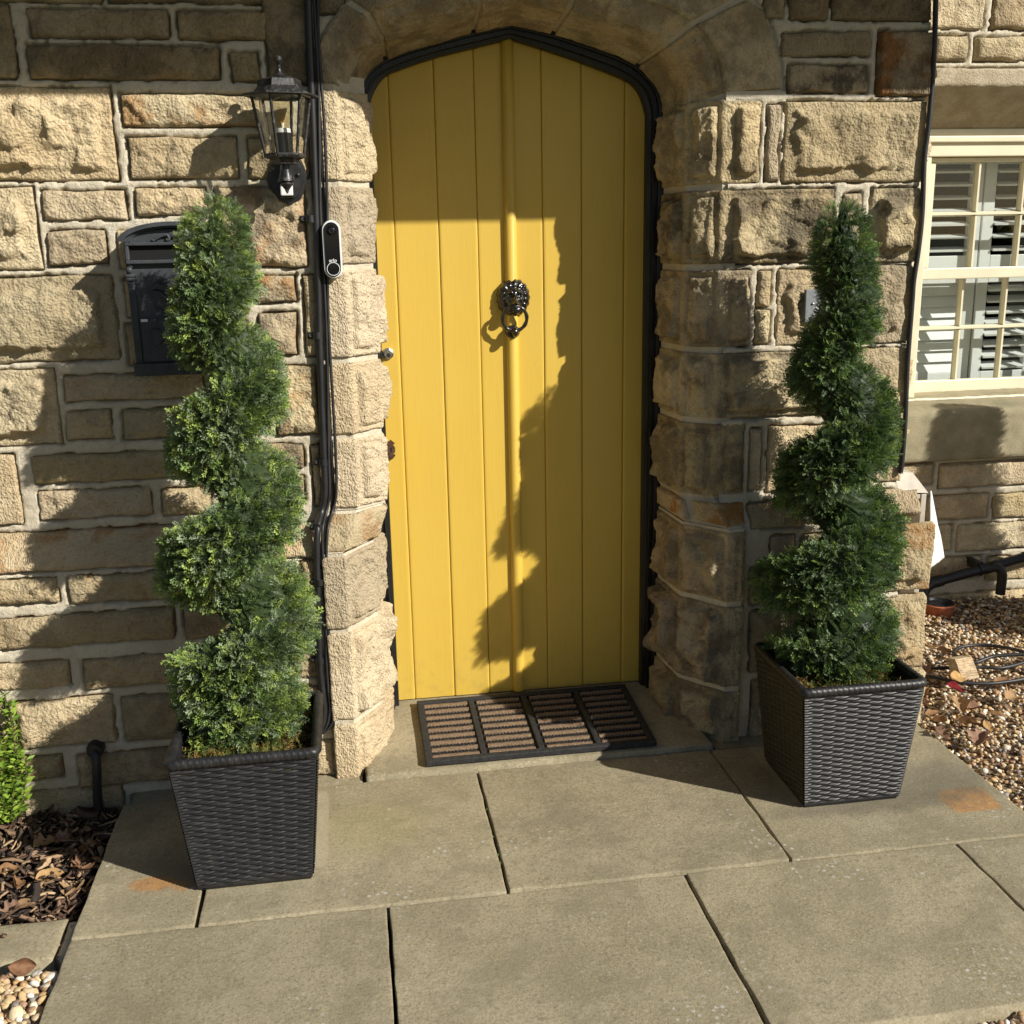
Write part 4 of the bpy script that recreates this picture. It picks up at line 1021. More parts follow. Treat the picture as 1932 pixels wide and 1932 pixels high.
# ================================================================== letterbox
yl = -.115
lbx = onY(339, 560, yl)[0]; lbz = lambda py: onY(300, py, yl)[2]
LB = thing('letterbox', (lbx, 0, lbz(708)), 'dark grey cast letterbox with arched hood and horn relief', 'letterbox')
hw = .122
za, zs_, zt2, zb2 = lbz(423), lbz(449), lbz(455), lbz(700)
body = [(lbx-hw, zb2), (lbx+hw, zb2), (lbx+hw, zt2)]+[(lbx+hw*math.cos(t), zt2+(za-zt2-.012)*math.sin(t)) for t in np.linspace(.15, math.pi-.15, 22)]+[(lbx-hw, zt2)]
autosmooth(MB().prism(body, yl, .0, .002).build('body', 'letterbox_paint', LB), 25)
hood = []; n = 26
def arc(r, zoff, n=26): return [(lbx+(hw+r)*math.cos(t), zt2+.002+zoff+(za-zt2+r*.4)*math.sin(t)) for t in np.linspace(0, math.pi, n)]
m_ = MB()
for (r0, r1, y0_, y1_) in ((.010, -.004, yl-.018, .0), (.002, -.012, yl-.010, yl), (-.010, -.018, yl-.006, yl)):
    a_, b_ = arc(r0, 0), arc(r1, -.004)
    V = [(x_, y0_, z_) for x_, z_ in a_]+[(x_, y0_, z_) for x_, z_ in b_]+[(x_, y1_, z_) for x_, z_ in a_]+[(x_, y1_, z_) for x_, z_ in b_]
    F = []
    for i in range(n-1): F += [(i, i+1, n+i+1, n+i), (2*n+i, 3*n+i, 3*n+i+1, 2*n+i+1), (i, 2*n+i, 2*n+i+1, i+1), (n+i, n+i+1, 3*n+i+1, 3*n+i)]
    F += [(0, n, 3*n, 2*n), (n-1, 3*n-1, 4*n-1, 2*n-1)]
    m_.add(V, F)
autosmooth(m_.build('hood', 'letterbox_paint', LB), 35)
z1_, z0_ = lbz(463), lbz(490)
MB().box((lbx-hw+.014, yl-.0015, z0_), (lbx+hw-.014, yl+.0, z1_)).build('slot', 'dark_hole', LB)
m_ = MB(); w_ = hw-.004
m_.bbox((lbx-w_, yl-.014, z1_), (lbx+w_, yl, z1_+.008), .002); m_.bbox((lbx-w_, yl-.014, z0_-.009), (lbx+w_, yl, z0_), .002); m_.bbox((lbx-w_, yl-.0135, z0_), (lbx-w_+.009, yl, z1_), .002); m_.bbox((lbx+w_-.009, yl-.0135, z0_), (lbx+w_, yl, z1_), .002)
m_.build('slot_frame', 'letterbox_paint', LB)
m_ = MB()
for s in (-1, 1):
    m_ = MB(); xx = lbx+s*(hw-.010); cz = lbz(519)
    m_.bbox((xx-.012, yl-.010, cz-.004), (xx+.012, yl, cz+.004), .002); m_.bbox((xx-.010, yl-.009, cz-.013), (xx+.010, yl, cz-.0045), .002); m_.bbox((xx-.0085, yl-.005, zb2+.015), (xx+.0085, yl, cz-.0135), .002)
    m_.sph((xx-.002, yl-.004, cz+.014), .008, (1, .8, 1.1), 8); m_.sph((xx+.003, yl-.004, cz+.024), .006, (1, .8, 1.2), 8)
    autosmooth(m_.build('pillar', 'letterbox_paint', LB), 35)
m_ = MB(); m_.tube(spline([(lbx-.05, yl-.003, z1_+.012), (lbx-.03, yl-.004, z1_+.022), (lbx-.015, yl-.005, z1_+.024), (lbx-.012, yl-.005, z1_+.014), (lbx-.018, yl-.005, z1_+.013)], 6), .004, 8); m_.tube(spline([(lbx+.05, yl-.003, z1_+.012), (lbx+.03, yl-.004, z1_+.022), (lbx+.015, yl-.005, z1_+.024), (lbx+.012, yl-.005, z1_+.014)], 6), .004, 8); m_.sph((lbx, yl-.002, z1_+.024), .012, (1.4, .5, .7), 8)
m_.build('scroll', 'letterbox_paint', LB, True)
q1, q0 = lbz(600), lbz(683)
m_ = MB().bbox((lbx-hw+.022, yl-.006, q0), (lbx+hw-.022, yl+.0, q1), .0025); dr = m_.build('collection_door', 'letterbox_paint', LB)
hz = (q0+q1)/2+.005; hx = lbx-.068
m_ = MB(); m_.tube(spline([(hx, yl-.008, hz+.020), (hx+.012, yl-.009, hz+.016), (hx+.03, yl-.009, hz+.010), (hx+.07, yl-.009, hz+.007), (hx+.12, yl-.009, hz+.010), (hx+.135, yl-.008, hz+.018)], 6), .005, 8, rad=None)
m_.prism([(hx-.006, hz+.022), (hx+.004, hz+.026), (hx+.02, hz+.014), (hx+.05, hz+.008), (hx+.09, hz+.008), (hx+.09, hz-.006), (hx+.05, hz-.008), (hx+.018, hz-.004), (hx+.008, hz-.016), (hx-.003, hz-.018), (hx-.006, hz-.010)], yl-.012, yl-.005, .003)
autosmooth(m_.build('horn_relief', 'letterbox_paint', dr), 40)
m_ = MB(); rx0, rz0 = lbx-.042, lbz(545)
def rel(pts, d=.008): m_.prism([(rx0+a, rz0+b) for a, b in pts], yl-d, yl+.001, .003)
rel([(-.022, .006), (-.014, .012), (0, .012), (.012, .004), (.03, -.004), (.03, -.008), (.01, -.006), (-.01, .001), (-.02, .0)], .009); rel([(-.018, -.002), (-.006, -.004), (.004, -.012), (.012, -.03), (.02, -.05), (.008, -.056), (-.006, -.046), (-.016, -.044), (-.018, -.03)], .006)
rel([(.002, .024), (.004, .024), (.016, -.024), (.013, -.026)], .010); rel([(.02, -.02), (.06, -.01), (.075, -.02), (.07, -.05), (.03, -.052)], .007)
m_.tube([(rx0-.004, yl-.008, rz0-.008), (rx0+.006, yl-.011, rz0-.020), (rx0+.02, yl-.010, rz0-.026)], .004, 8)
autosmooth(m_.build('rider_relief', 'letterbox_paint', LB), 40)
m_ = MB().bbox((lbx-hw-.004, yl-.014, lbz(708)), (lbx+hw+.004, .0, lbz(684)), .003); m_.build('base', 'letterbox_paint', LB)
MB().box((lbx-hw+.0235, yl-.0068, q1-.008), (lbx-hw+.040, yl-.0055, q1-.0015)).build('worn_patch', 'print_white', LB)

# ================================================================== video doorbell
bl = onY(627, 471, -.045); bz = bl[2]; bx_ = bl[0]
DB = thing('video_doorbell', (bx_, -.012, bz-.075), 'white rimmed black video doorbell on the stone door jamb', 'doorbell')
def stad(w, h, n=14): return [(bx_+w*math.cos(t), bz+(h-w)+w*math.sin(t)) for t in np.linspace(0, math.pi, n)]+[(bx_+w*math.cos(t), bz-(h-w)+w*math.sin(t)) for t in np.linspace(math.pi, 2*math.pi, n)]
autosmooth(MB().prism(stad(.0238, .0735), -.046, -.008, .003).build('casing', 'white_plastic', DB), 40)
autosmooth(MB().prism(stad(.0195, .069), -.0485, -.040, .001).build('front_panel', 'gloss_black', DB), 40)
autosmooth(MB().lathe([(.001, -.006), (.006, -.0055), (.0105, -.003), (.013, 0)], (bx_, -.0485, bz+.048), 24, 1).build('camera_lens', 'gloss_black', DB, True), 60)
def tor(R_, r_, c_, n=40, m2=8):
    V = [(c_[0]+(R_+r_*math.cos(b))*math.cos(a), c_[1]+r_*math.sin(b)*.6, c_[2]+(R_+r_*math.cos(b))*math.sin(a)) for a in np.linspace(0, 2*math.pi, n, endpoint=False) for b in np.linspace(0, 2*math.pi, m2, endpoint=False)]
    return V, gridF(n, m2, True, True).tolist()
MB().add(*tor(.0163, .0008, (bx_, -.0487, bz-.049))).build('button_ring', 'white_plastic', DB, True)
MB().add(*tor(.0055, .0006, (bx_, -.0545, bz+.048))).build('lens_ring', 'black_metal', DB, True)
autosmooth(MB().lathe([(.001, -.0012), (.0150, -.0010), (.0155, 0)], (bx_, -.0485, bz-.049), 28, 1).build('button', 'gloss_black', DB, True), 60)
def text(s, size, loc, mat, parent, name='lettering', ext=.0003):
    c = bpy.data.curves.new(name, 'FONT'); c.body = s; c.size = size; c.align_x = 'CENTER'; c.align_y = 'CENTER'; c.extrude = ext; c.offset = size*.012
    t = bpy.data.objects.new('tmp_text', c); COL.objects.link(t)
    bpy.context.view_layer.update(); me = bpy.data.meshes.new_from_object(t.evaluated_get(bpy.context.evaluated_depsgraph_get()))
    bpy.data.objects.remove(t); V = np.array([v.co[:] for v in me.vertices]); F = [list(p.vertices) for p in me.polygons]; bpy.data.meshes.remove(me)
    V = np.stack([V[:, 0]+loc[0], loc[1]-V[:, 2], V[:, 1]+loc[2]], 1); return obj(name, V, F, mat, parent, False)
text('arlo', .0125, (bx_, -.0490, bz-.0275), 'print_white', DB)

# ================================================================== number plaque
q = onY(1516, 577, -.02); w_ = .12; h_ = .0455
NP = thing('number_plaque', (q[0]+w_/2, 0, q[2]-h_), 'small grey slate number plaque on the right wall, half hidden by the topiary', 'plaque')
MB().bbox((q[0], -.034, q[2]-h_), (q[0]+w_, -.018, q[2]+h_), .0015).build('plate', 'grey_slate', NP)
MB().sph((q[0]+.021, -.035, q[2]+.006), .0045, (1, .7, .8), 8).build('screw', 'steel', NP, True)
text('9', .034, (q[0]+.031, -.0345, q[2]-.016), 'print_white', NP, 'numeral')
MB().box((q[0]+.008, -.018, q[2]-.03), (q[0]+w_-.01, .0, q[2]+.03)).build('spacer', 'black_metal', NP)

# ================================================================== door mat
f1 = onZ(806, 1436, .036); f2 = onZ(1236, 1395, .036); b1 = onZ(791, 1322, .058)
mx0, mx1, my0, my1 = f1[0]-.004, f2[0]+.004, f1[1], min(b1[1], YD-.006); mz = .012+.068*((f1[1]+min(b1[1], YD-.006))/2-yb_)+.003
MAT = thing('doormat', ((mx0+mx1)/2, (my0+my1)/2, mz), 'black rubber doormat with rows of brown coir bristle strips', 'doormat')
mb = MB(); bw = .021; mt = .018
mb.bbox((mx0, my0, mz), (mx1, my0+bw, mz+mt), .003); mb.bbox((mx0, my1-bw, mz), (mx1, my1, mz+mt), .003)
dv = [mx0]+[mx0+(mx1-mx0)*i/4 for i in (1, 2, 3)]+[mx1]
for i, x_ in enumerate(dv):
    a, b = (x_, x_+bw) if i == 0 else ((x_-bw, x_) if i == 4 else (x_-.009, x_+.009))
    mb.bbox((a, my0+bw+.0002, mz), (b, my1-bw-.0002, mz+mt-.001), .003)
mb.box((mx0+.002, my0+.002, mz+.0005), (mx1-.002, my1-.002, mz+.006))
mb.build('rubber_frame', 'rubber_mat', MAT)
nrow = 9; cy = np.linspace(my0+bw+.012, my1-bw-.012, nrow)
studs = MB(); rs = np.random.RandomState(8)
cellw = dv[1]-dv[0]-bw-.014
def strip_mesh(sd, L_):
    nu, nv = 44, 9; U, V = np.meshgrid(np.linspace(-L_/2, L_/2, nu), np.linspace(0, math.pi, nv), indexing='ij')
    q = np.stack([U*70+sd*5, V*3, U*0+sd], -1); r = 1+.16*fbm(q, 3)
    P = np.stack([U*(1+.01*perlin(q)), -.0088*np.cos(V)*r, -.001+.0105*np.sin(V)**.6*r], -1)
    vs = [P.reshape(-1, 3)]; fs = gridF(nu, nv).tolist(); n0 = nu*nv
    for _ in range(420):
        u = rs.uniform(-L_/2, L_/2); a = rs.uniform(.25, math.pi-.25); c_ = np.array([u, -.0080*math.cos(a), -.001+.0098*math.sin(a)**.6])
        d = np.array([rs.normal(0, .5), -math.cos(a)+rs.normal(0, .3), math.sin(a)+rs.normal(0, .3)]); d /= np.linalg.norm(d)
        s_ = np.cross(d, [rs.normal(), rs.normal(), rs.normal()]); s_ /= np.linalg.norm(s_); l_ = rs.uniform(.002, .005)
        vs.append(np.array([c_-s_*.0005, c_+s_*.0005, c_+d*l_])); fs.append((n0, n0+1, n0+2)); n0 += 3
    return mesh('coir_strip', np.concatenate(vs), fs, True)
sm_ = [strip_mesh(i, cellw) for i in range(4)]
for m_ in sm_: m_.materials.append(M['coir'])
for i in range(4):
    xc = (dv[i]+(bw if i == 0 else .011)+dv[i+1]-(bw if i == 3 else .011))/2
    for j, y_ in enumerate(cy):
        o = bpy.data.objects.new('coir_strip', sm_[(i*3+j*5) % 4]); link(o, MAT); WL[o] = WL[MAT]
        o.location = np.array([xc, y_, mz+.006])-WL[MAT]; o.rotation_euler = (0, 0, rs.choice([0, math.pi])+rs.normal(0, .006))
        o.scale = (1.0, .9+.2*rs.rand(), .9+.2*rs.rand())
        if j < nrow-1:
            ym = (y_+cy[j+1])/2
            for k_ in range(13):
                for dy in (-.0045, .0045):
                    xx = xc-cellw/2+(k_+.5+(.25 if dy > 0 else -.25))*cellw/13; studs.lathe([(.0042, mz+.006), (.0028, mz+.0125), (.0008, mz+.013)], (xx, ym+dy, 0), 6, caps=False)
tag(studs.build('rubber_stud', 'rubber_mat', MAT), kind='stuff')
MAT.rotation_euler = (math.atan(.068), 0, 0)

# ================================================================== things by the window wall
# meter box fixed to the porch side, its lid hanging open
bt = onX(1725, 905, XR+.06)
mbx = thing('meter_box', (XR+.06, .14, .25), 'weathered cream plastic meter box behind the porch corner, hanging open', 'meter box')
y0_, y1_ = .10, .46; zt1 = onY(1720, 925, y0_)[2]; xw = onY(1752, 925, y0_)[0]
m_ = MB(); m_.add([(XR+.004, y0_, zt1), (xw, y0_, zt1-.012), (xw, y1_, zt1-.012), (XR+.004, y1_, zt1), (XR+.004, y0_+.05, zt1+.06), (xw-.03, y0_+.05, zt1+.045), (xw-.03, y1_, zt1+.045), (XR+.004, y1_, zt1+.06)], [(0, 1, 5, 4), (1, 2, 6, 5), (4, 5, 6, 7), (0, 3, 2, 1), (2, 3, 7, 6)]); m_.build('lid', 'meter_white', mbx)
m_ = MB(); m_.box((XR+.004, y0_+.03, .12), (XR+.03, y1_, zt1-.014)); m_.bbox((xw-.022, y0_+.002, .12), (xw-.004, y0_+.03, zt1-.016), .002); m_.bbox((XR+.03, y0_+.004, zt1-.03), (xw-.024, y0_+.03, zt1-.016), .002); m_.bbox((XR+.03, y0_+.004, .12), (xw-.024, y0_+.03, .135), .002)
m_.box((XR+.03, y0_+.10, .122), (xw-.024, y0_+.11, zt1-.032)); m_.box((xw-.014, y0_+.03, .122), (xw-.006, y1_, zt1-.018)); m_.build('casing', 'meter_white', mbx)
U, V = np.meshgrid(np.linspace(0, 1, 12), np.linspace(0, 1, 24), indexing='ij')
pa, pb, pc, pd_ = [np.array(p) for p in (onY(1755, 926, .15), onY(1757, 935, .40), onY(1752, 1074, .12), onY(1780, 1052, .42))]
P = (pa*(1-U[..., None])+pb*U[..., None])*(1-V[..., None])+(pc*(1-U[..., None])+pd_*U[..., None])*V[..., None]
P[..., 0] += .006*fbm(P*14, 2)*V; o = obj('open_door', P.reshape(-1, 3), gridF(12, 24), 'white_sheet', mbx)
so_ = o.modifiers.new('thick', 'SOLIDIFY'); so_.thickness = .004
# waste pipe
p0, p1 = onY(1757, 1100, YW-.09), onY(1975, 1040, YW-.09)
m_ = MB(); d_ = p1-p0
m_.tube([p0+d_*t for t in (0, .3, .6, 1.0, 1.6)], .021, 14); m_.tube([p0+d_*.0-d_*.02, p0+d_*.09], .025, 14); m_.tube([p0+d_*.80, p0+d_*.86], .025, 14)
WP = thing('waste_pipe', tuple(p0), 'black plastic waste pipe sloping along the foot of the window wall', 'pipe')
autosmooth(m_.build('pipe', 'black_plastic', WP), 40)
m_ = MB().tube(spline([p0+d_*.02, p0+[-.03, -.01, -.02], p0+[-.045, -.02, -.07], p0+[-.045, -.02, -.14]], 6), .022, 14); autosmooth(m_.build('bend', 'black_plastic', WP), 40)
b_ = p0+d_*.42; m_ = MB(); m_.tube([b_-d_*.012, b_+d_*.012], .026, 14); m_.box(b_+[-.012, 0, -.004], b_+[.012, .09, .03]); autosmooth(m_.build('bracket', 'black_plastic', WP), 40)
e_ = onY(1886, 1078, YW-.12); m_ = MB().tube(spline([e_+[-.05, .03, -.0], e_+[-.01, .01, .015], e_+[.012, 0, -.01], e_+[.013, 0, -.10]], 6), .020, 12)
o = autosmooth(m_.build('pipe_stub', 'black_plastic', None, at=e_+[.013, 0, -.10]), 40); tag(o, 'short black elbow pipe dipping into the pebbles under the waste pipe', 'pipe')
# gully
gc = onZ(1772, 1137, .02)
GU = thing('drain_gully', (gc[0], gc[1], -.02), 'round terracotta drain gully with a black grate set in pebbles', 'drain')
autosmooth(MB().lathe([(.052, -.05), (.060, .0), (.066, .018), (.062, .022), (.055, .018), (.052, -.03)], (gc[0], gc[1], 0), 32, caps=False).build('rim', 'terracotta', GU, True), 40)
m_ = MB().lathe([(.001, .012), (.052, .010), (.055, .016), (.057, .020), (.060, .018)], (gc[0], gc[1], .004), 32, caps=False); autosmooth(m_.build('grate', 'black_plastic', GU, True), 40)
m_ = MB()
for i in range(-2, 3):
    for j in range(-3, 4):
        if math.hypot(i*.018, j*.012) < .042: m_.box((gc[0]+i*.018-.006, gc[1]+j*.012-.002, .0165), (gc[0]+i*.018+.006, gc[1]+j*.012+.002, .0185))
m_.build('grate_slot', 'dark_hole', GU)
# hose
hp = [(275,805),(500,790),(780,785),(970,790),(1161,742),(1330,660),(1290,668),(1161,674),(900,692),(740,745),(640,720),(556,665),(620,612),(800,595),(1000,617),(1161,655),(1380,720),(1360,840),(1161,885),(1000,912),(850,925),(640,920),(520,900),(400,868),(275,828)]
hz_ = [.012, .012, .013, .014, .016, .03, .04, .036, .026, .014, .012, .012, .012, .013, .022, .034, .014, .012, .012, .012, .012, .012, .012, .012, .012]
pt = spline([onZ(1677+a*.2201, 1086+b*.2201, z_) for (a, b), z_ in zip(hp, hz_)], 10)
o = MB().tube(pt, .0062, 10).build('garden_hose', 'cable_rubber', None, True, at=pt[0]); tag(o, 'black hose lying in a loose coil on the pebbles', 'hose')
# ribbed clay block
bc = onZ(1826, 1268, .03); RZ = Matrix.Rotation(math.radians(12), 3, 'Z')
m_ = MB(); nU = 60; U, V = np.meshgrid(np.linspace(0, 1, 60), np.linspace(0, 1, 14), indexing='ij')
BK = thing('clay_block', (bc[0], bc[1], 0), 'broken ribbed clay block lying on the hose among the pebbles', 'block')
wB, hB, dB = .072, .062, .045
V8 = []; gr = 9; xs = []
P = np.stack([(V-.5)*wB, -.018+U*.045+.0022*np.cos(U*2*math.pi*gr)*-1*0, U*hB+.0*V], -1)
nrm = np.array([0, -hB, .045]); nrm /= np.linalg.norm(nrm)
P += nrm*(-.003*(np.cos(U*2*math.pi*gr) > .35))[..., None]*sm(0, .06, np.minimum(V, 1-V)[..., None])+.002*fbm(P*40, 2)[..., None]
P2 = P.copy(); P2[:, 0, 1] += 0
back = P+np.array([0, .042, -.012]); allP = np.concatenate([P.reshape(-1, 3), back.reshape(-1, 3)]); F1 = gridF(60, 14); n1 = 60*14
F = F1.tolist()+[[i+n1 for i in f[::-1]] for f in F1.tolist()]
for i in range(59): F += [(i*14, n1+i*14, n1+(i+1)*14, (i+1)*14), (i*14+13, (i+1)*14+13, n1+(i+1)*14+13, n1+i*14+13)]
for j in range(13): F += [(j, j+1, n1+j+1, n1+j), (59*14+j, n1+59*14+j, n1+59*14+j+1, 59*14+j+1)]
allP = allP @ np.array(RZ).T+[bc[0], bc[1], .012]
obj('ribbed_body', allP, F, 'block_clay', BK, False)
# black pipe stub at the left wall
pp = [onY(179, 1416, YPL-.03), onY(182, 1440, YPL-.05), onY(184, 1500, YPL-.055), onY(190, 1560, YPL-.06), onY(197, 1600, YPL-.065)]
m_ = MB().tube(spline([onY(179, 1412, YPL+.02)]+pp, 6), .0125, 12); EP = m_.build('wall_pipe', 'black_plastic', None, True, at=pp[-1]); tag(EP, 'thin black pipe leaving the left wall and running down into the mulch', 'pipe')
m_ = MB().lathe([(.001, -.034), (.019, -.032), (.024, -.02), (.024, .0), (.02, .03)], (pp[0][0], YPL-.008, pp[0][2]), 20, 1); autosmooth(m_.build('collar', 'black_plastic', EP, True), 50)
# ================================================================== planters
def copy_tree(o, parent=None):
    c = o.copy(); COL.objects.link(c); c.parent = parent
    for ch in list(o.children): copy_tree(ch, c)
    return c
PLG = 'woven planters with topiary'
def make_planter(cx, cy, label):
    T = thing('planter', (cx, cy, 0), label, 'planter', PLG)
    H = .345; w0, w1 = .1330, .1640; NR, NC = 43, 10
    nu, nv = NC*8+1, NR*5+1
    A, Tt = np.meshgrid(np.linspace(-1, 1, nu), np.linspace(0, 1, nv), indexing='ij')
    row = np.floor(np.clip(Tt*NR, 0, NR-1e-6)); fr = Tt*NR-row
    prof = np.sqrt(np.clip(1-(2*fr-1)**2, 0, 1))
    ph = (A+1)/2*NC
    over = .5+.5*np.cos(math.pi*ph+math.pi*(row % 2)+.25*perlin(np.stack([row*.7, ph*.3, row*0], -1)))
    over = over**.8; edge = sm(.90, .97, np.abs(A)); over = over*(1-edge)+.75*edge
    rib = .0022*np.exp(-(((ph % 1)-.5)/.16)**2)*(1-edge)
    h = np.maximum(prof*(.0014+.0062*over), rib)
    band = (Tt > .985) | (Tt < .02); h = np.where(band, .003, h)
    w = w0+(w1-w0)*Tt
    for k_ in range(4):
        P = np.stack([A*(w+.002), -w-h, .008+Tt*(H-.012)], -1)
        c, s = math.cos(k_*math.pi/2), math.sin(k_*math.pi/2)
        Q = np.stack([cx+P[..., 0]*c-P[..., 1]*s, cy+P[..., 0]*s+P[..., 1]*c, P[..., 2]], -1)
        obj('woven_side', Q.reshape(-1, 3), gridF(nu, nv), 'planter_weave', T)
    # rope rim
    R_ = .166; rc = .014; pts = []
    for k_ in range(4):
        a = k_*math.pi/2; c, s = math.cos(a), math.sin(a)
        seg = [(-R_+rc+2*(R_-rc)*t, -R_) for t in np.linspace(0, 1, 60)]+[(R_-rc+rc*math.sin(t), -R_+rc-rc*math.cos(t)) for t in np.linspace(.15, math.pi/2-.15, 5)]
        pts += [(x*c-y*s, x*s+y*c) for x, y in seg]
    pts = np.array(pts); n = len(pts); d = np.r_[0, np.cumsum(np.linalg.norm(np.diff(pts, axis=0), axis=1))]
    t = np.roll(pts, -1, 0)-np.roll(pts, 1, 0); t /= np.linalg.norm(t, axis=1)[:, None]; nn = np.stack([t[:, 1], -t[:, 0]], 1)
    m2 = 18; ang = np.linspace(0, 2*math.pi, m2, endpoint=False)
    r = .0115*(1+.30*np.abs(np.sin(ang[None, :]*1.0+d[:, None]*math.pi/.0145))-.16)
    X = cx+pts[:, None, 0]+nn[:, None, 0]*r*np.cos(ang); Y = cy+pts[:, None, 1]+nn[:, None, 1]*r*np.cos(ang); Z = H+.006+r*np.sin(ang)
    obj('rope_rim', np.stack([X, Y, Z], -1).reshape(-1, 3), gridF(n, m2, True, True), 'planter_weave', T)
    mb = MB(); a = .155
    wi = lambda z: .127+(.158-.127)*z/H
    V = []
    for z_ in (H+.004, .27): V += [(cx+sx*wi(z_), cy+sy*wi(z_), z_) for sx, sy in ((-1, -1), (1, -1), (1, 1), (-1, 1))]
    mb.add(V, [(i, 4+i, 4+(i+1) % 4, (i+1) % 4) for i in range(4)]); mb.build('inner_lining', 'black_plastic', T)
    mb = MB(); V = [(cx+sx*.131, cy+sy*.131, .0) for sx, sy in ((-1, -1), (1, -1), (1, 1), (-1, 1))]+[(cx+sx*.1345, cy+sy*.1345, .012) for sx, sy in ((-1, -1), (1, -1), (1, 1), (-1, 1))]
    mb.add(V, [(3, 2, 1, 0), (4, 5, 6, 7)]+[(i, (i+1) % 4, 4+(i+1) % 4, 4+i) for i in range(4)]); mb.build('base', 'black_plastic', T)
    g = np.linspace(-1, 1, 40); U, Vv = np.meshgrid(g, g, indexing='ij'); q = np.stack([U*8+cx*5, Vv*8, U*0], -1)
    P = np.stack([cx+U*wi(.31), cy+Vv*wi(.31), .315+.008*fbm(q, 3)], -1)
    obj('potting_soil', P.reshape(-1, 3), gridF(40, 40), 'soil', T)
    return T

# ================================================================== foliage sprays
def spray_template(seed, flat=.18):
    rs = np.random.RandomState(seed); V = []; F = []
    def kite(o, d, l, w, n):
        s = np.cross(n, d); s /= np.linalg.norm(s)+1e-9; i = len(V)
        V.extend([o, o+d*l*.45+s*w, o+d*l, o+d*l*.45-s*w]); F.append((i, i+1, i+2, i+3))
    n = np.array([0, 0, 1.0])
    kite(np.zeros(3), np.array([1.0, 0, 0]), 1.0, .012, n)
    for k_, t in enumerate(np.linspace(.2, .93, 5)):
        for s in (-1, 1):
            o = np.array([t+.04*s*rs.rand(), 0, .10*math.sin(t*2.2)]); a = math.radians(rs.uniform(36, 54)); l = (.46-.30*t)*rs.uniform(.8, 1.15)
            d = np.array([math.cos(a), s*math.sin(a), rs.normal(0, flat)]); d /= np.linalg.norm(d)
            nn = np.array([rs.normal(0, .35), rs.normal(0, .35), 1.0]); nn /= np.linalg.norm(nn)
            kite(o, d, l, .036, nn)
            for f, s2 in ((.4, -1), (.55, 1)):
                if 1:
                    a2 = a*s+s2*math.radians(rs.uniform(30, 50)); d2 = np.array([math.cos(a2), math.sin(a2), rs.normal(0, flat)]); d2 /= np.linalg.norm(d2)
                    kite(o+d*l*f, d2, l*rs.uniform(.5, .7), .032, nn)
    return np.array(V), np.array(F)
SPR = [spray_template(i) for i in range(4)]
def sprays(pos, dirs, length, cols, rs, tip=(.02, .03, 0.0)):
    VV, FF, CC = [], [], []; n0 = 0
    which = rs.randint(0, len(SPR), len(pos))
    for k_, (tv, tf) in enumerate(SPR):
        ix = np.where(which == k_)[0]
        if not len(ix): continue
        d = dirs[ix]; r = rs.normal(size=(len(ix), 3)); s = np.cross(d, r); s /= np.linalg.norm(s, axis=1)[:, None]; u = np.cross(d, s)
        Lh = length[ix][:, None, None]
        P = pos[ix][:, None, :]+Lh*(tv[None, :, 0:1]*d[:, None, :]+tv[None, :, 1:2]*s[:, None, :]+tv[None, :, 2:3]*u[:, None, :])
        P[..., 2] -= .10*Lh[..., 0]*(tv[None, :, 0]**2)
        VV.append(P.reshape(-1, 3)); m_ = len(tv)
        FF.append((tf[None]+n0+np.arange(len(ix))[:, None, None]*m_).reshape(-1, 4)); n0 += len(ix)*m_
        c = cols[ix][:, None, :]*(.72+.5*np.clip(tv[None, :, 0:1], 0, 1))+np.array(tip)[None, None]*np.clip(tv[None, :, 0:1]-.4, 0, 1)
        CC.append(np.broadcast_to(c, (len(ix), m_, 3)).reshape(-1, 3))
    return np.concatenate(VV), np.concatenate(FF), np.concatenate(CC)
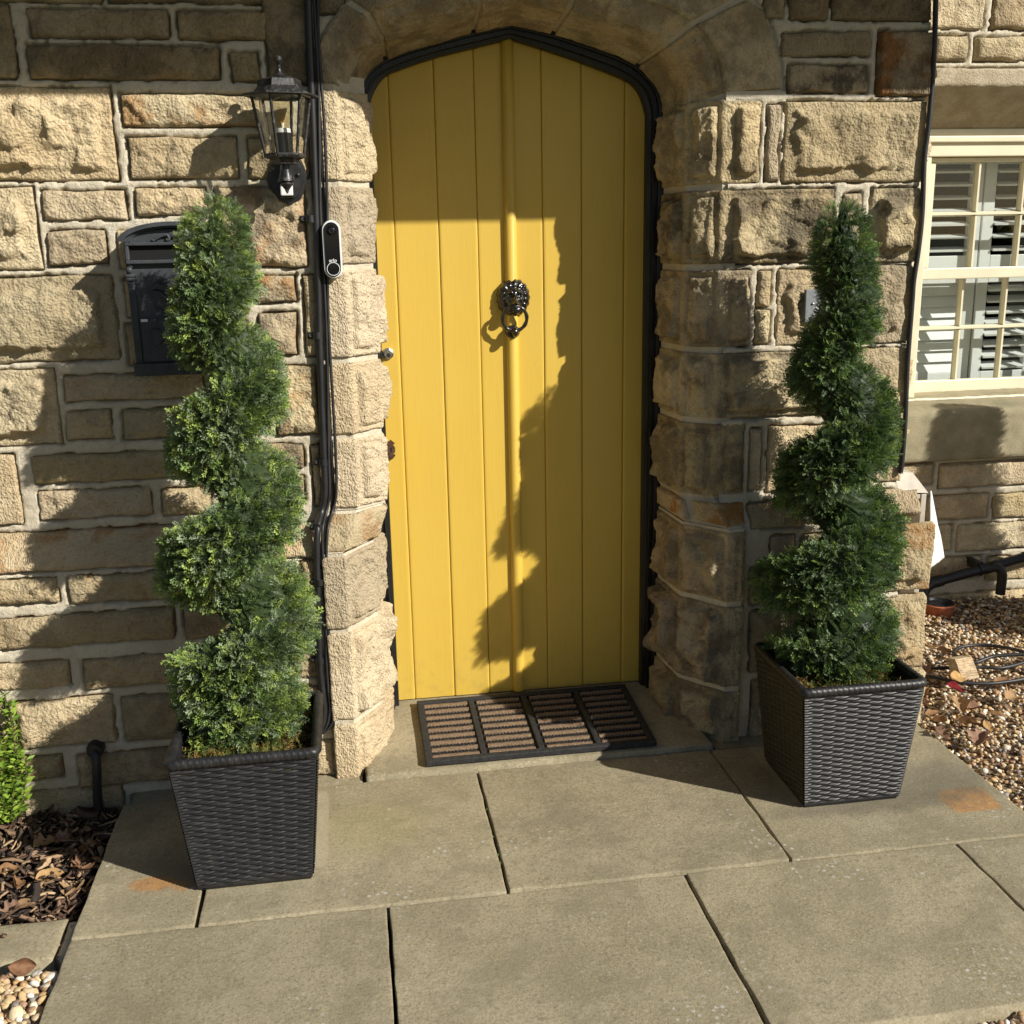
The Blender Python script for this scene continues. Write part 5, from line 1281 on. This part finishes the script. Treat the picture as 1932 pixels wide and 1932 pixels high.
def make_topiary(table, turns, depth, yax, ytip, base, label, palette, seed, N):
    """a cone of clipped foliage with a helical groove cut into it"""
    rs = np.random.RandomState(seed)
    tb = np.array(table, float); ys = tb[:, 0]; n = 300
    yy = np.linspace(ys[0], ys[-1], n); cx = np.interp(yy, ys, tb[:, 1]); rp = np.interp(yy, ys, tb[:, 2])
    f = (yy-ys[0])/(ys[-1]-ys[0])
    C = np.array([onY(a, b, c) for a, b, c in zip(cx, yy, ytip+(yax-ytip)*f)]); dist = (C-CAM) @ FW; R_ = rp*dist/FPX*.955
    tu = np.array(turns, float); tn = np.interp(yy, tu[:, 0], tu[:, 1]); tn = tn+np.where(yy < tu[0, 0], (yy-tu[0, 0])/220, 0)
    de = np.array(depth, float); dp = np.interp(yy, de[:, 0], de[:, 1])
    def radius(i, th):
        i = np.clip(i, 0, n-1.001); k = i.astype(int); w = i-k
        L_ = lambda a: a[k]*(1-w)+a[k+1]*w
        d = (th/(2*math.pi)+L_(tn)+.5) % 1-.5
        return L_(R_)*(1-L_(dp)*np.exp(-(np.abs(d)/.19)**3)), np.stack([L_(C[:, 0]), L_(C[:, 1]), L_(C[:, 2])], -1)
    def surfp(i, th, s=1.0):
        r, c = radius(i, th); return c+np.stack([np.cos(th), np.sin(th), 0*th], -1)*(r*s)[..., None]
    ii = rs.choice(n, N, p=(R_+.045)/(R_+.045).sum())+rs.rand(N); th = rs.uniform(0, 2*math.pi, N)
    P0 = surfp(ii, th); e = 2.0
    du = surfp(ii+e, th)-surfp(ii-e, th); dv = surfp(ii, th+.04)-surfp(ii, th-.04)
    nr = np.cross(du, dv); nr /= np.linalg.norm(nr, axis=1)[:, None]+1e-9
    rad = np.stack([np.cos(th), np.sin(th), 0*th], -1); nr *= np.sign((nr*rad).sum(1))[:, None]
    end = np.clip(1-ii/14, 0, 1)[:, None]; nr = nr+end*np.array([0, 0, 1.2]); nr = nr*.75+rad*.35; nr /= np.linalg.norm(nr, axis=1)[:, None]
    ln = rs.uniform(.028, .052, N)*np.clip(radius(ii, th)[0]/.11, .45, 1.1); lay = np.where(rs.rand(N) < .7, rs.uniform(.62, .86, N), rs.uniform(.9, 1.5, N))
    pos = P0-nr*(ln*lay)[:, None]+rs.normal(0, .004, (N, 3))
    d = nr+np.array([0, 0, .30])+rs.normal(0, .33, (N, 3)); d /= np.linalg.norm(d, axis=1)[:, None]
    pal = np.array(palette); nz = perlin(pos*16+seed); pick = np.clip((nz*.9+.5+rs.normal(0, .2, N))*len(pal), 0, len(pal)-1).astype(int)
    cols = pal[pick]*rs.uniform(.8, 1.2, (N, 1))
    tipp = pos+d*ln[:, None]; keep = ~(((np.abs(tipp[:, 0]-base[0]) > .145) | (np.abs(tipp[:, 1]-base[1]) > .15)) & (np.minimum(tipp[:, 2], pos[:, 2]) < .375)) & (pos[:, 2] > .30)
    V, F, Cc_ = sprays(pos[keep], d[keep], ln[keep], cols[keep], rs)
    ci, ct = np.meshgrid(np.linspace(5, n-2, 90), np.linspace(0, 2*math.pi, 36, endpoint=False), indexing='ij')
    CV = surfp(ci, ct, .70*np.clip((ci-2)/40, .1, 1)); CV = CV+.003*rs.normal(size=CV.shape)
    TP = thing('spiral_topiary', base, label, 'topiary', 'spiral topiaries in woven planters')
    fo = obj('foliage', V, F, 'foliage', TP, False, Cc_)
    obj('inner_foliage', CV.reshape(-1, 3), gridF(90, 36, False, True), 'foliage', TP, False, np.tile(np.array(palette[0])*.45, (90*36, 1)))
    mb = MB(); mb.tube([np.array(base)+[0, 0, .0], C[250]*[1, 1, 0]+[0, 0, base[2]+.08], C[180], C[110], C[40]], .011, 10, rad=[.013, .013, .011, .009, .004]); mb.build('trunk', 'bark_wood', TP, True)
    # dead moss and clippings round the foot
    n_ = 700; pm = np.c_[rs.uniform(-.135, .135, n_)+base[0], rs.uniform(-.135, .135, n_)+base[1], np.full(n_, base[2]+.002)]
    dm = rs.normal(size=(n_, 3))*[1, 1, .4]+[0, 0, .55]; dm /= np.linalg.norm(dm, axis=1)[:, None]
    cm = np.array([(.16, .17, .04), (.28, .17, .055), (.20, .19, .06), (.34, .20, .075), (.10, .12, .03)])[rs.randint(0, 5, n_)]*rs.uniform(.7, 1.2, (n_, 1))
    V, F, Cc_ = sprays(pm, dm, rs.uniform(.02, .042, n_), cm, rs, (0, 0, 0)); tag(obj('moss', V, F, 'moss', TP, False, Cc_), kind='stuff')
    return TP
LX, LY, RX, RY = -.288, -.455, 1.283, -.365
PL1 = make_planter(LX, LY, 'black woven planter left of the door, holding the greener topiary')
PL2 = copy_tree(PL1); PL2.location = (RX, RY, 0); PL2['label'] = 'black woven planter right of the door, beside the pebbles'
TL = [(368,410,12),(382,409,40),(414,406,62),(470,405,72),(520,407,80),(560,410,86),(640,420,98),(700,428,108),(835,436,115),(945,440,129),(1090,444,142),(1185,458,141),(1320,463,131),(1405,463,130)]
UL = [(600,0),(723,.5),(836,1),(943,1.5),(1055,2),(1182,2.5),(1265,3)]; DL = [(470,0),(600,.5),(723,.78),(1055,.84),(1190,.88),(1250,.7),(1300,.2),(1330,0)]
TR = [(374,1593,12),(388,1592,34),(424,1590,54),(480,1590,62),(540,1593,65),(590,1594,70),(640,1588,76),(704,1585,98),(774,1583,106),(902,1580,115),(1011,1572,129),(1097,1557,138),(1190,1560,128),(1290,1570,121)]
UR = [(655,0),(785,.5),(894,1),(990,1.5),(1108,2),(1168,2.5),(1240,3)]; DR = [(490,0),(640,.6),(785,.85),(1000,.93),(1110,.88),(1170,.7),(1220,.2),(1250,0)]
GA = [(.10, .155, .055), (.19, .245, .14), (.17, .25, .065), (.29, .37, .09), (.22, .28, .165)]
GB = [(.065, .11, .035), (.12, .175, .085), (.10, .17, .045), (.17, .24, .06), (.155, .21, .12)]
T1 = make_topiary(TL, UL, DL, LY+.085, LY+.13, (LX, LY, .315), 'lighter green spiral topiary in the planter beside the letterbox', GA, 21, 11500)
T2 = make_topiary(TR, UR, DR, RY+.085, RY+.13, (RX, RY, .315), 'darker green spiral topiary in the planter beside the window corner', GB, 22, 11500)
# a third planted topiary stands in front of the window, beyond the picture; its shadow falls under the sill
tp = onY(1735, 806, YW-.045); dd = (1.575-tp[2])/.97
X3, Y3 = tp[0]+1.19*dd, YW-.045-dd
PL3 = copy_tree(PL1); PL3.location = (X3, Y3, -.02); PL3['label'] = 'black woven planter standing on the pebbles in front of the window'
T3 = copy_tree(T2); T3.location = (X3, Y3, .295); T3.scale = (1.2, 1.2, 1); T3['label'] = 'spiral topiary in front of the window, shading the wall below the sill'

# ================================================================== shrub at the left edge
rs = np.random.RandomState(5)
sb = onZ(8, 1562, -.06); SHR = thing('leafy_shrub', (sb[0], sb[1], -.06), 'bright lime green feathery shrub at the foot of the left wall', 'shrub')
lv, lf, lc_ = [], [], []; n0 = 0; stems = MB()
top = onY(-10, 1290, sb[1])[2]
for i in range(46):
    a = rs.uniform(0, 2*math.pi); rr0 = rs.uniform(.02, .12); hgt = rs.uniform(.06, top-.01)
    p0 = np.array([sb[0]+.03*math.cos(a), sb[1]+.03*math.sin(a), -.06]); p1 = np.array([sb[0]+rr0*math.cos(a), sb[1]+rr0*.7*math.sin(a), hgt]); pm = (p0+p1)/2+[.02*math.cos(a), .02*math.sin(a), .01]
    st = spline([p0, pm, p1], 14); stems.tube(st[::4], .0016, 5)
    for j in range(6, len(st)):
        for s in range(4):
            b = rs.uniform(0, 2*math.pi); d = np.array([math.cos(b), math.sin(b), rs.uniform(.1, .9)]); d /= np.linalg.norm(d); l = rs.uniform(.014, .030); w = l*.17
            sd_ = np.cross(d, [rs.normal(), rs.normal(), rs.normal()]); sd_ /= np.linalg.norm(sd_); o = st[j]
            lv += [o, o+d*l*.5+sd_*w, o+d*l, o+d*l*.5-sd_*w]; lf.append((n0, n0+1, n0+2, n0+3)); n0 += 4
            c = np.array([(.23, .36, .04), (.30, .42, .055), (.15, .27, .035)][rs.randint(3)])*rs.uniform(.8, 1.15); lc_ += [c]*4
obj('foliage', np.array(lv), np.array(lf), 'foliage', SHR, False, np.array(lc_)); stems.build('stems', 'bark_wood', SHR, True)

# ================================================================== pebbles
def ico(sub):
    bm = bmesh.new(); bmesh.ops.create_icosphere(bm, subdivisions=sub, radius=1); V = np.array([v.co[:] for v in bm.verts]); F = np.array([[v.index for v in f.verts] for f in bm.faces]); bm.free(); return V, F
PAL = np.array([(.62, .50, .32), (.52, .36, .18), (.42, .26, .12), (.70, .62, .48), (.33, .20, .11), (.55, .42, .26), (.30, .27, .24), (.48, .33, .19), (.74, .69, .60), (.38, .24, .15), (.20, .15, .11), (.60, .45, .24)])
def pebbles(name, regions, z0, size, seed, sub, label):
    rs = np.random.RandomState(seed); V0, F0 = ico(sub)
    var = [V0*(1+.22*fbm(V0*1.3+i*7, 2))[:, None] for i in range(8)]
    VV, FF, CC = [], [], []; n0 = 0
    for (x0, x1, y0, y1, n, ok) in regions:
        p = np.c_[rs.uniform(x0, x1, n), rs.uniform(y0, y1, n)]
        if ok is not None: p = p[ok(p[:, 0], p[:, 1])]
        n = len(p); s = size[0]+(size[1]-size[0])*rs.beta(1.6, 2.4, n); s = np.where(rs.rand(n) < .04, s*1.5, s)
        sc = s[:, None]*np.c_[rs.uniform(.85, 1.35, n), rs.uniform(.65, 1.0, n), rs.uniform(.38, .75, n)]
        az = rs.uniform(0, 2*math.pi, n); tl = rs.normal(0, .38, n); w = rs.randint(0, 8, n)
        z = z0+rs.uniform(0, 1.0, n)*size[1]*1.6+sc[:, 2]*.4
        col = PAL[rs.randint(0, len(PAL), n)]*rs.uniform(.75, 1.15, (n, 1))
        for k_ in range(8):
            ix = np.where(w == k_)[0]; m_ = len(ix)
            if not m_: continue
            P = var[k_][None]*sc[ix][:, None]
            ct, st_ = np.cos(tl[ix])[:, None], np.sin(tl[ix])[:, None]; x, y, zz = P[..., 0]*ct-P[..., 2]*st_, P[..., 1], P[..., 0]*st_+P[..., 2]*ct
            c, s_ = np.cos(az[ix])[:, None], np.sin(az[ix])[:, None]
            Q = np.stack([x*c-y*s_+p[ix, 0:1], x*s_+y*c+p[ix, 1:2], zz+z[ix][:, None]], -1)
            VV.append(Q.reshape(-1, 3)); FF.append((F0[None]+n0+np.arange(m_)[:, None, None]*len(V0)).reshape(-1, 3)); n0 += m_*len(V0)
            CC.append(np.repeat(col[ix], len(V0), 0))
    o = obj(name, np.concatenate(VV), np.concatenate(FF), 'pebble', None, True, np.concatenate(CC)); tag(o, label, 'gravel', kind='stuff'); return o
okR = lambda x, y: ~((x < PXR+.012) & (y > -1.29) & (y < -.03)) & ~((x < XR+.03) & (y > -.06)) & (y < YW-.02) & (np.hypot(x-gc[0], y-gc[1]) > .068) & ~((np.abs(x-X3) < .135) & (np.abs(y-Y3) < .135))
pebbles('gravel', [(1.60, 3.4, -1.0, 1.04, 17500, okR), (1.6, 2.4, -1.6, -1.0, 1800, okR), (.6, 1.7, -1.6, -1.295, 1500, None)], -.034, (.0055, .0105), 31, 1, 'golden and brown pea gravel right of the paving')
pebbles('gravel', [(-1.25, PXL-.012, -1.25, -.80, 2300, None)], -.036, (.008, .013), 32, 2, 'large rounded golden pebbles below the left edging stone')

# ================================================================== bark mulch
rs = np.random.RandomState(41); VV, FF, CC = [], [], []; n0 = 0
CH = np.array([(.06, .042, .032), (.10, .065, .045), (.20, .13, .085), (.30, .20, .12), (.045, .035, .03), (.36, .25, .15), (.14, .085, .055)])
for i in range(2600):
    l = rs.uniform(.012, .045) if rs.rand() < .8 else rs.uniform(.04, .08); w = l*rs.uniform(.10, .5); th = rs.uniform(.0015, .005); n = 5
    t = np.linspace(-.5, .5, n); cur = rs.normal(0, .12)*l; wid = w*(1-.6*np.abs(2*t)**2)*rs.uniform(.7, 1.2, n)
    top_ = np.c_[t*l, wid/2, cur*(2*t)**2+th]; bot = np.c_[t*l, -wid/2, cur*(2*t)**2+th+rs.normal(0, .2)*w]; low = np.c_[t*l, 0*t, cur*(2*t)**2-th]
    P = np.concatenate([top_, bot, low]); a, b = rs.uniform(0, 2*math.pi), rs.normal(0, .35)
    P = P @ np.array([[math.cos(b), 0, math.sin(b)], [0, 1, 0], [-math.sin(b), 0, math.cos(b)]]).T @ np.array([[math.cos(a), -math.sin(a), 0], [math.sin(a), math.cos(a), 0], [0, 0, 1]]).T
    P = P+[rs.uniform(-1.45, PXL-.02), rs.uniform(-.65, -.07), -.052+rs.uniform(0, .022)]
    F = []
    for j in range(n-1): F += [(j, j+1, n+j+1, n+j), (n+j, n+j+1, 2*n+j+1, 2*n+j), (2*n+j, 2*n+j+1, j+1, j)]
    VV.append(P); FF.append(np.array(F)+n0); n0 += len(P); CC.append(np.tile(CH[rs.randint(len(CH))]*rs.uniform(.7, 1.25), (len(P), 1)))
o = obj('bark_mulch', np.concatenate(VV), np.concatenate(FF), 'bark_chip', None, True, np.concatenate(CC)); tag(o, 'dark shredded bark mulch in the bed left of the paving', 'mulch', kind='stuff')

# ================================================================== fallen leaves
def leaf_mesh(seed, L_, col, curl, lobed=False):
    rs = np.random.RandomState(seed); nu, nv = 13, 7
    U, V = np.meshgrid(np.linspace(0, 1, nu), np.linspace(-1, 1, nv), indexing='ij')
    w = np.sin(U**.85*math.pi)**.8*(.34 if not lobed else .42*(1+.35*np.sin(U*17)))
    X = (U-.5)*L_; Y = V*w*L_*.9; Z = curl*L_*(V**2*w*1.6+.55*(U-.5)**2)+.05*L_*np.sin(U*9+V*4+seed)*np.abs(V)+.006
    Z += -.012*L_*np.exp(-(V/.18)**2)
    P = np.stack([X, Y, Z], -1).reshape(-1, 3); c = np.array(col)*(1+.25*perlin(P*90+seed)[:, None])
    me = mesh('fallen_leaf', P, gridF(nu, nv), True, np.clip(c, 0, 1)); me.materials.append(M['leaf_dry']); return me
BRN = [(.34, .19, .09), (.42, .27, .14), (.24, .13, .07), (.48, .30, .13), (.30, .18, .12)]
rs = np.random.RandomState(71)
def put_leaf(me, x, y, z, label, group=None):
    o = bpy.data.objects.new('fallen_leaf', me); COL.objects.link(o); o.location = (x, y, z); o.rotation_euler = (rs.normal(0, .25), rs.normal(0, .25), rs.uniform(0, 6.28)); tag(o, label, 'leaf', group); return o
lm = [leaf_mesh(i, 1.0, BRN[i % 5], .25+.2*(i % 3), i % 3 == 1) for i in range(8)]
sc_px = [(1690, 1240),(1700,1262),(1780,1232),(1760,1225),(1712,1290),(1742,1310),(1795,1322),(1722,1340),(1760,1350),(1810,1335),(1836,1340),(1862,1375),(1850,1400),(1772,1365),(1880,1352),(1745,1275),(1890,1290),(1905,1320),(1735,1330),(1700,1320),(1775,1390),(1822,1368)]
for i, (a, b) in enumerate(sc_px):
    p = onZ(a, b, .0); o = put_leaf(lm[i % 8], p[0], p[1], .004+.004*rs.rand(), 'dry brown leaf curled up among the pebbles beside the planter', 'dry leaves on the pebbles'); s = rs.uniform(.045, .085); o.scale = (s, s, s)
p = onZ(1806, 1280, .02); o = put_leaf(leaf_mesh(31, .075, (.55, .34, .13), .15), p[0], p[1], .02, 'flat ochre leaf lying in front of the ribbed clay block'); o.rotation_euler = (.5, .1, .4)
p = onZ(1800, 1302, .01); o = put_leaf(leaf_mesh(32, .06, (.22, .012, .02), .35), p[0], p[1], .012, 'dark red leaf beside the flat ochre leaf'); o.rotation_euler = (.2, .3, -.6)
for i, (a, b) in enumerate([(85, 1600),(120,1590),(150,1640),(160,1610),(30,1680),(15,1650),(95,1660),(45,1720),(140,1690),(20,1730),(165,1650)]):
    p = onZ(a, b, -.045); o = put_leaf(lm[(i*3+1) % 8], p[0], p[1], -.036+.006*rs.rand(), 'dry brown leaf resting on the bark mulch', 'dry leaves on the mulch'); s = rs.uniform(.04, .07); o.scale = (s, s, s)
p = onZ(40, 1822, -.01); o = put_leaf(lm[2], p[0], p[1], -.01, 'brown leaf standing upright against the edging stone'); o.scale = (.06, .06, .06); o.rotation_euler = (1.2, .4, .5)
# weeds in the paving joint
wp = [onZ(918+i*4, 1530+i*17, -.004) for i in range(7)]
for i, p in enumerate(wp):
    if i in (1, 4): continue
    lv, lf, lc_ = [], [], []; n0 = 0
    for j in range(10):
        b = rs.uniform(0, 6.28); d = np.array([math.cos(b), math.sin(b), rs.uniform(.3, 1.2)]); d /= np.linalg.norm(d); l = rs.uniform(.004, .009); sd_ = np.cross(d, [0, 0, 1.0]); sd_ /= np.linalg.norm(sd_); o_ = p+rs.normal(0, .002, 3)*[1, 1, 0]
        lv += [o_, o_+d*l*.6+sd_*l*.3, o_+d*l, o_+d*l*.6-sd_*l*.3]; lf.append((n0, n0+1, n0+2, n0+3)); n0 += 4; lc_ += [np.array((.12, .2, .05))]*4
    o = obj('weed', np.array(lv), np.array(lf), 'foliage', None, False, np.array(lc_), at=p); tag(o, 'tiny green weed sprouting in the joint before the doormat', 'weed', 'weeds in the paving joint')
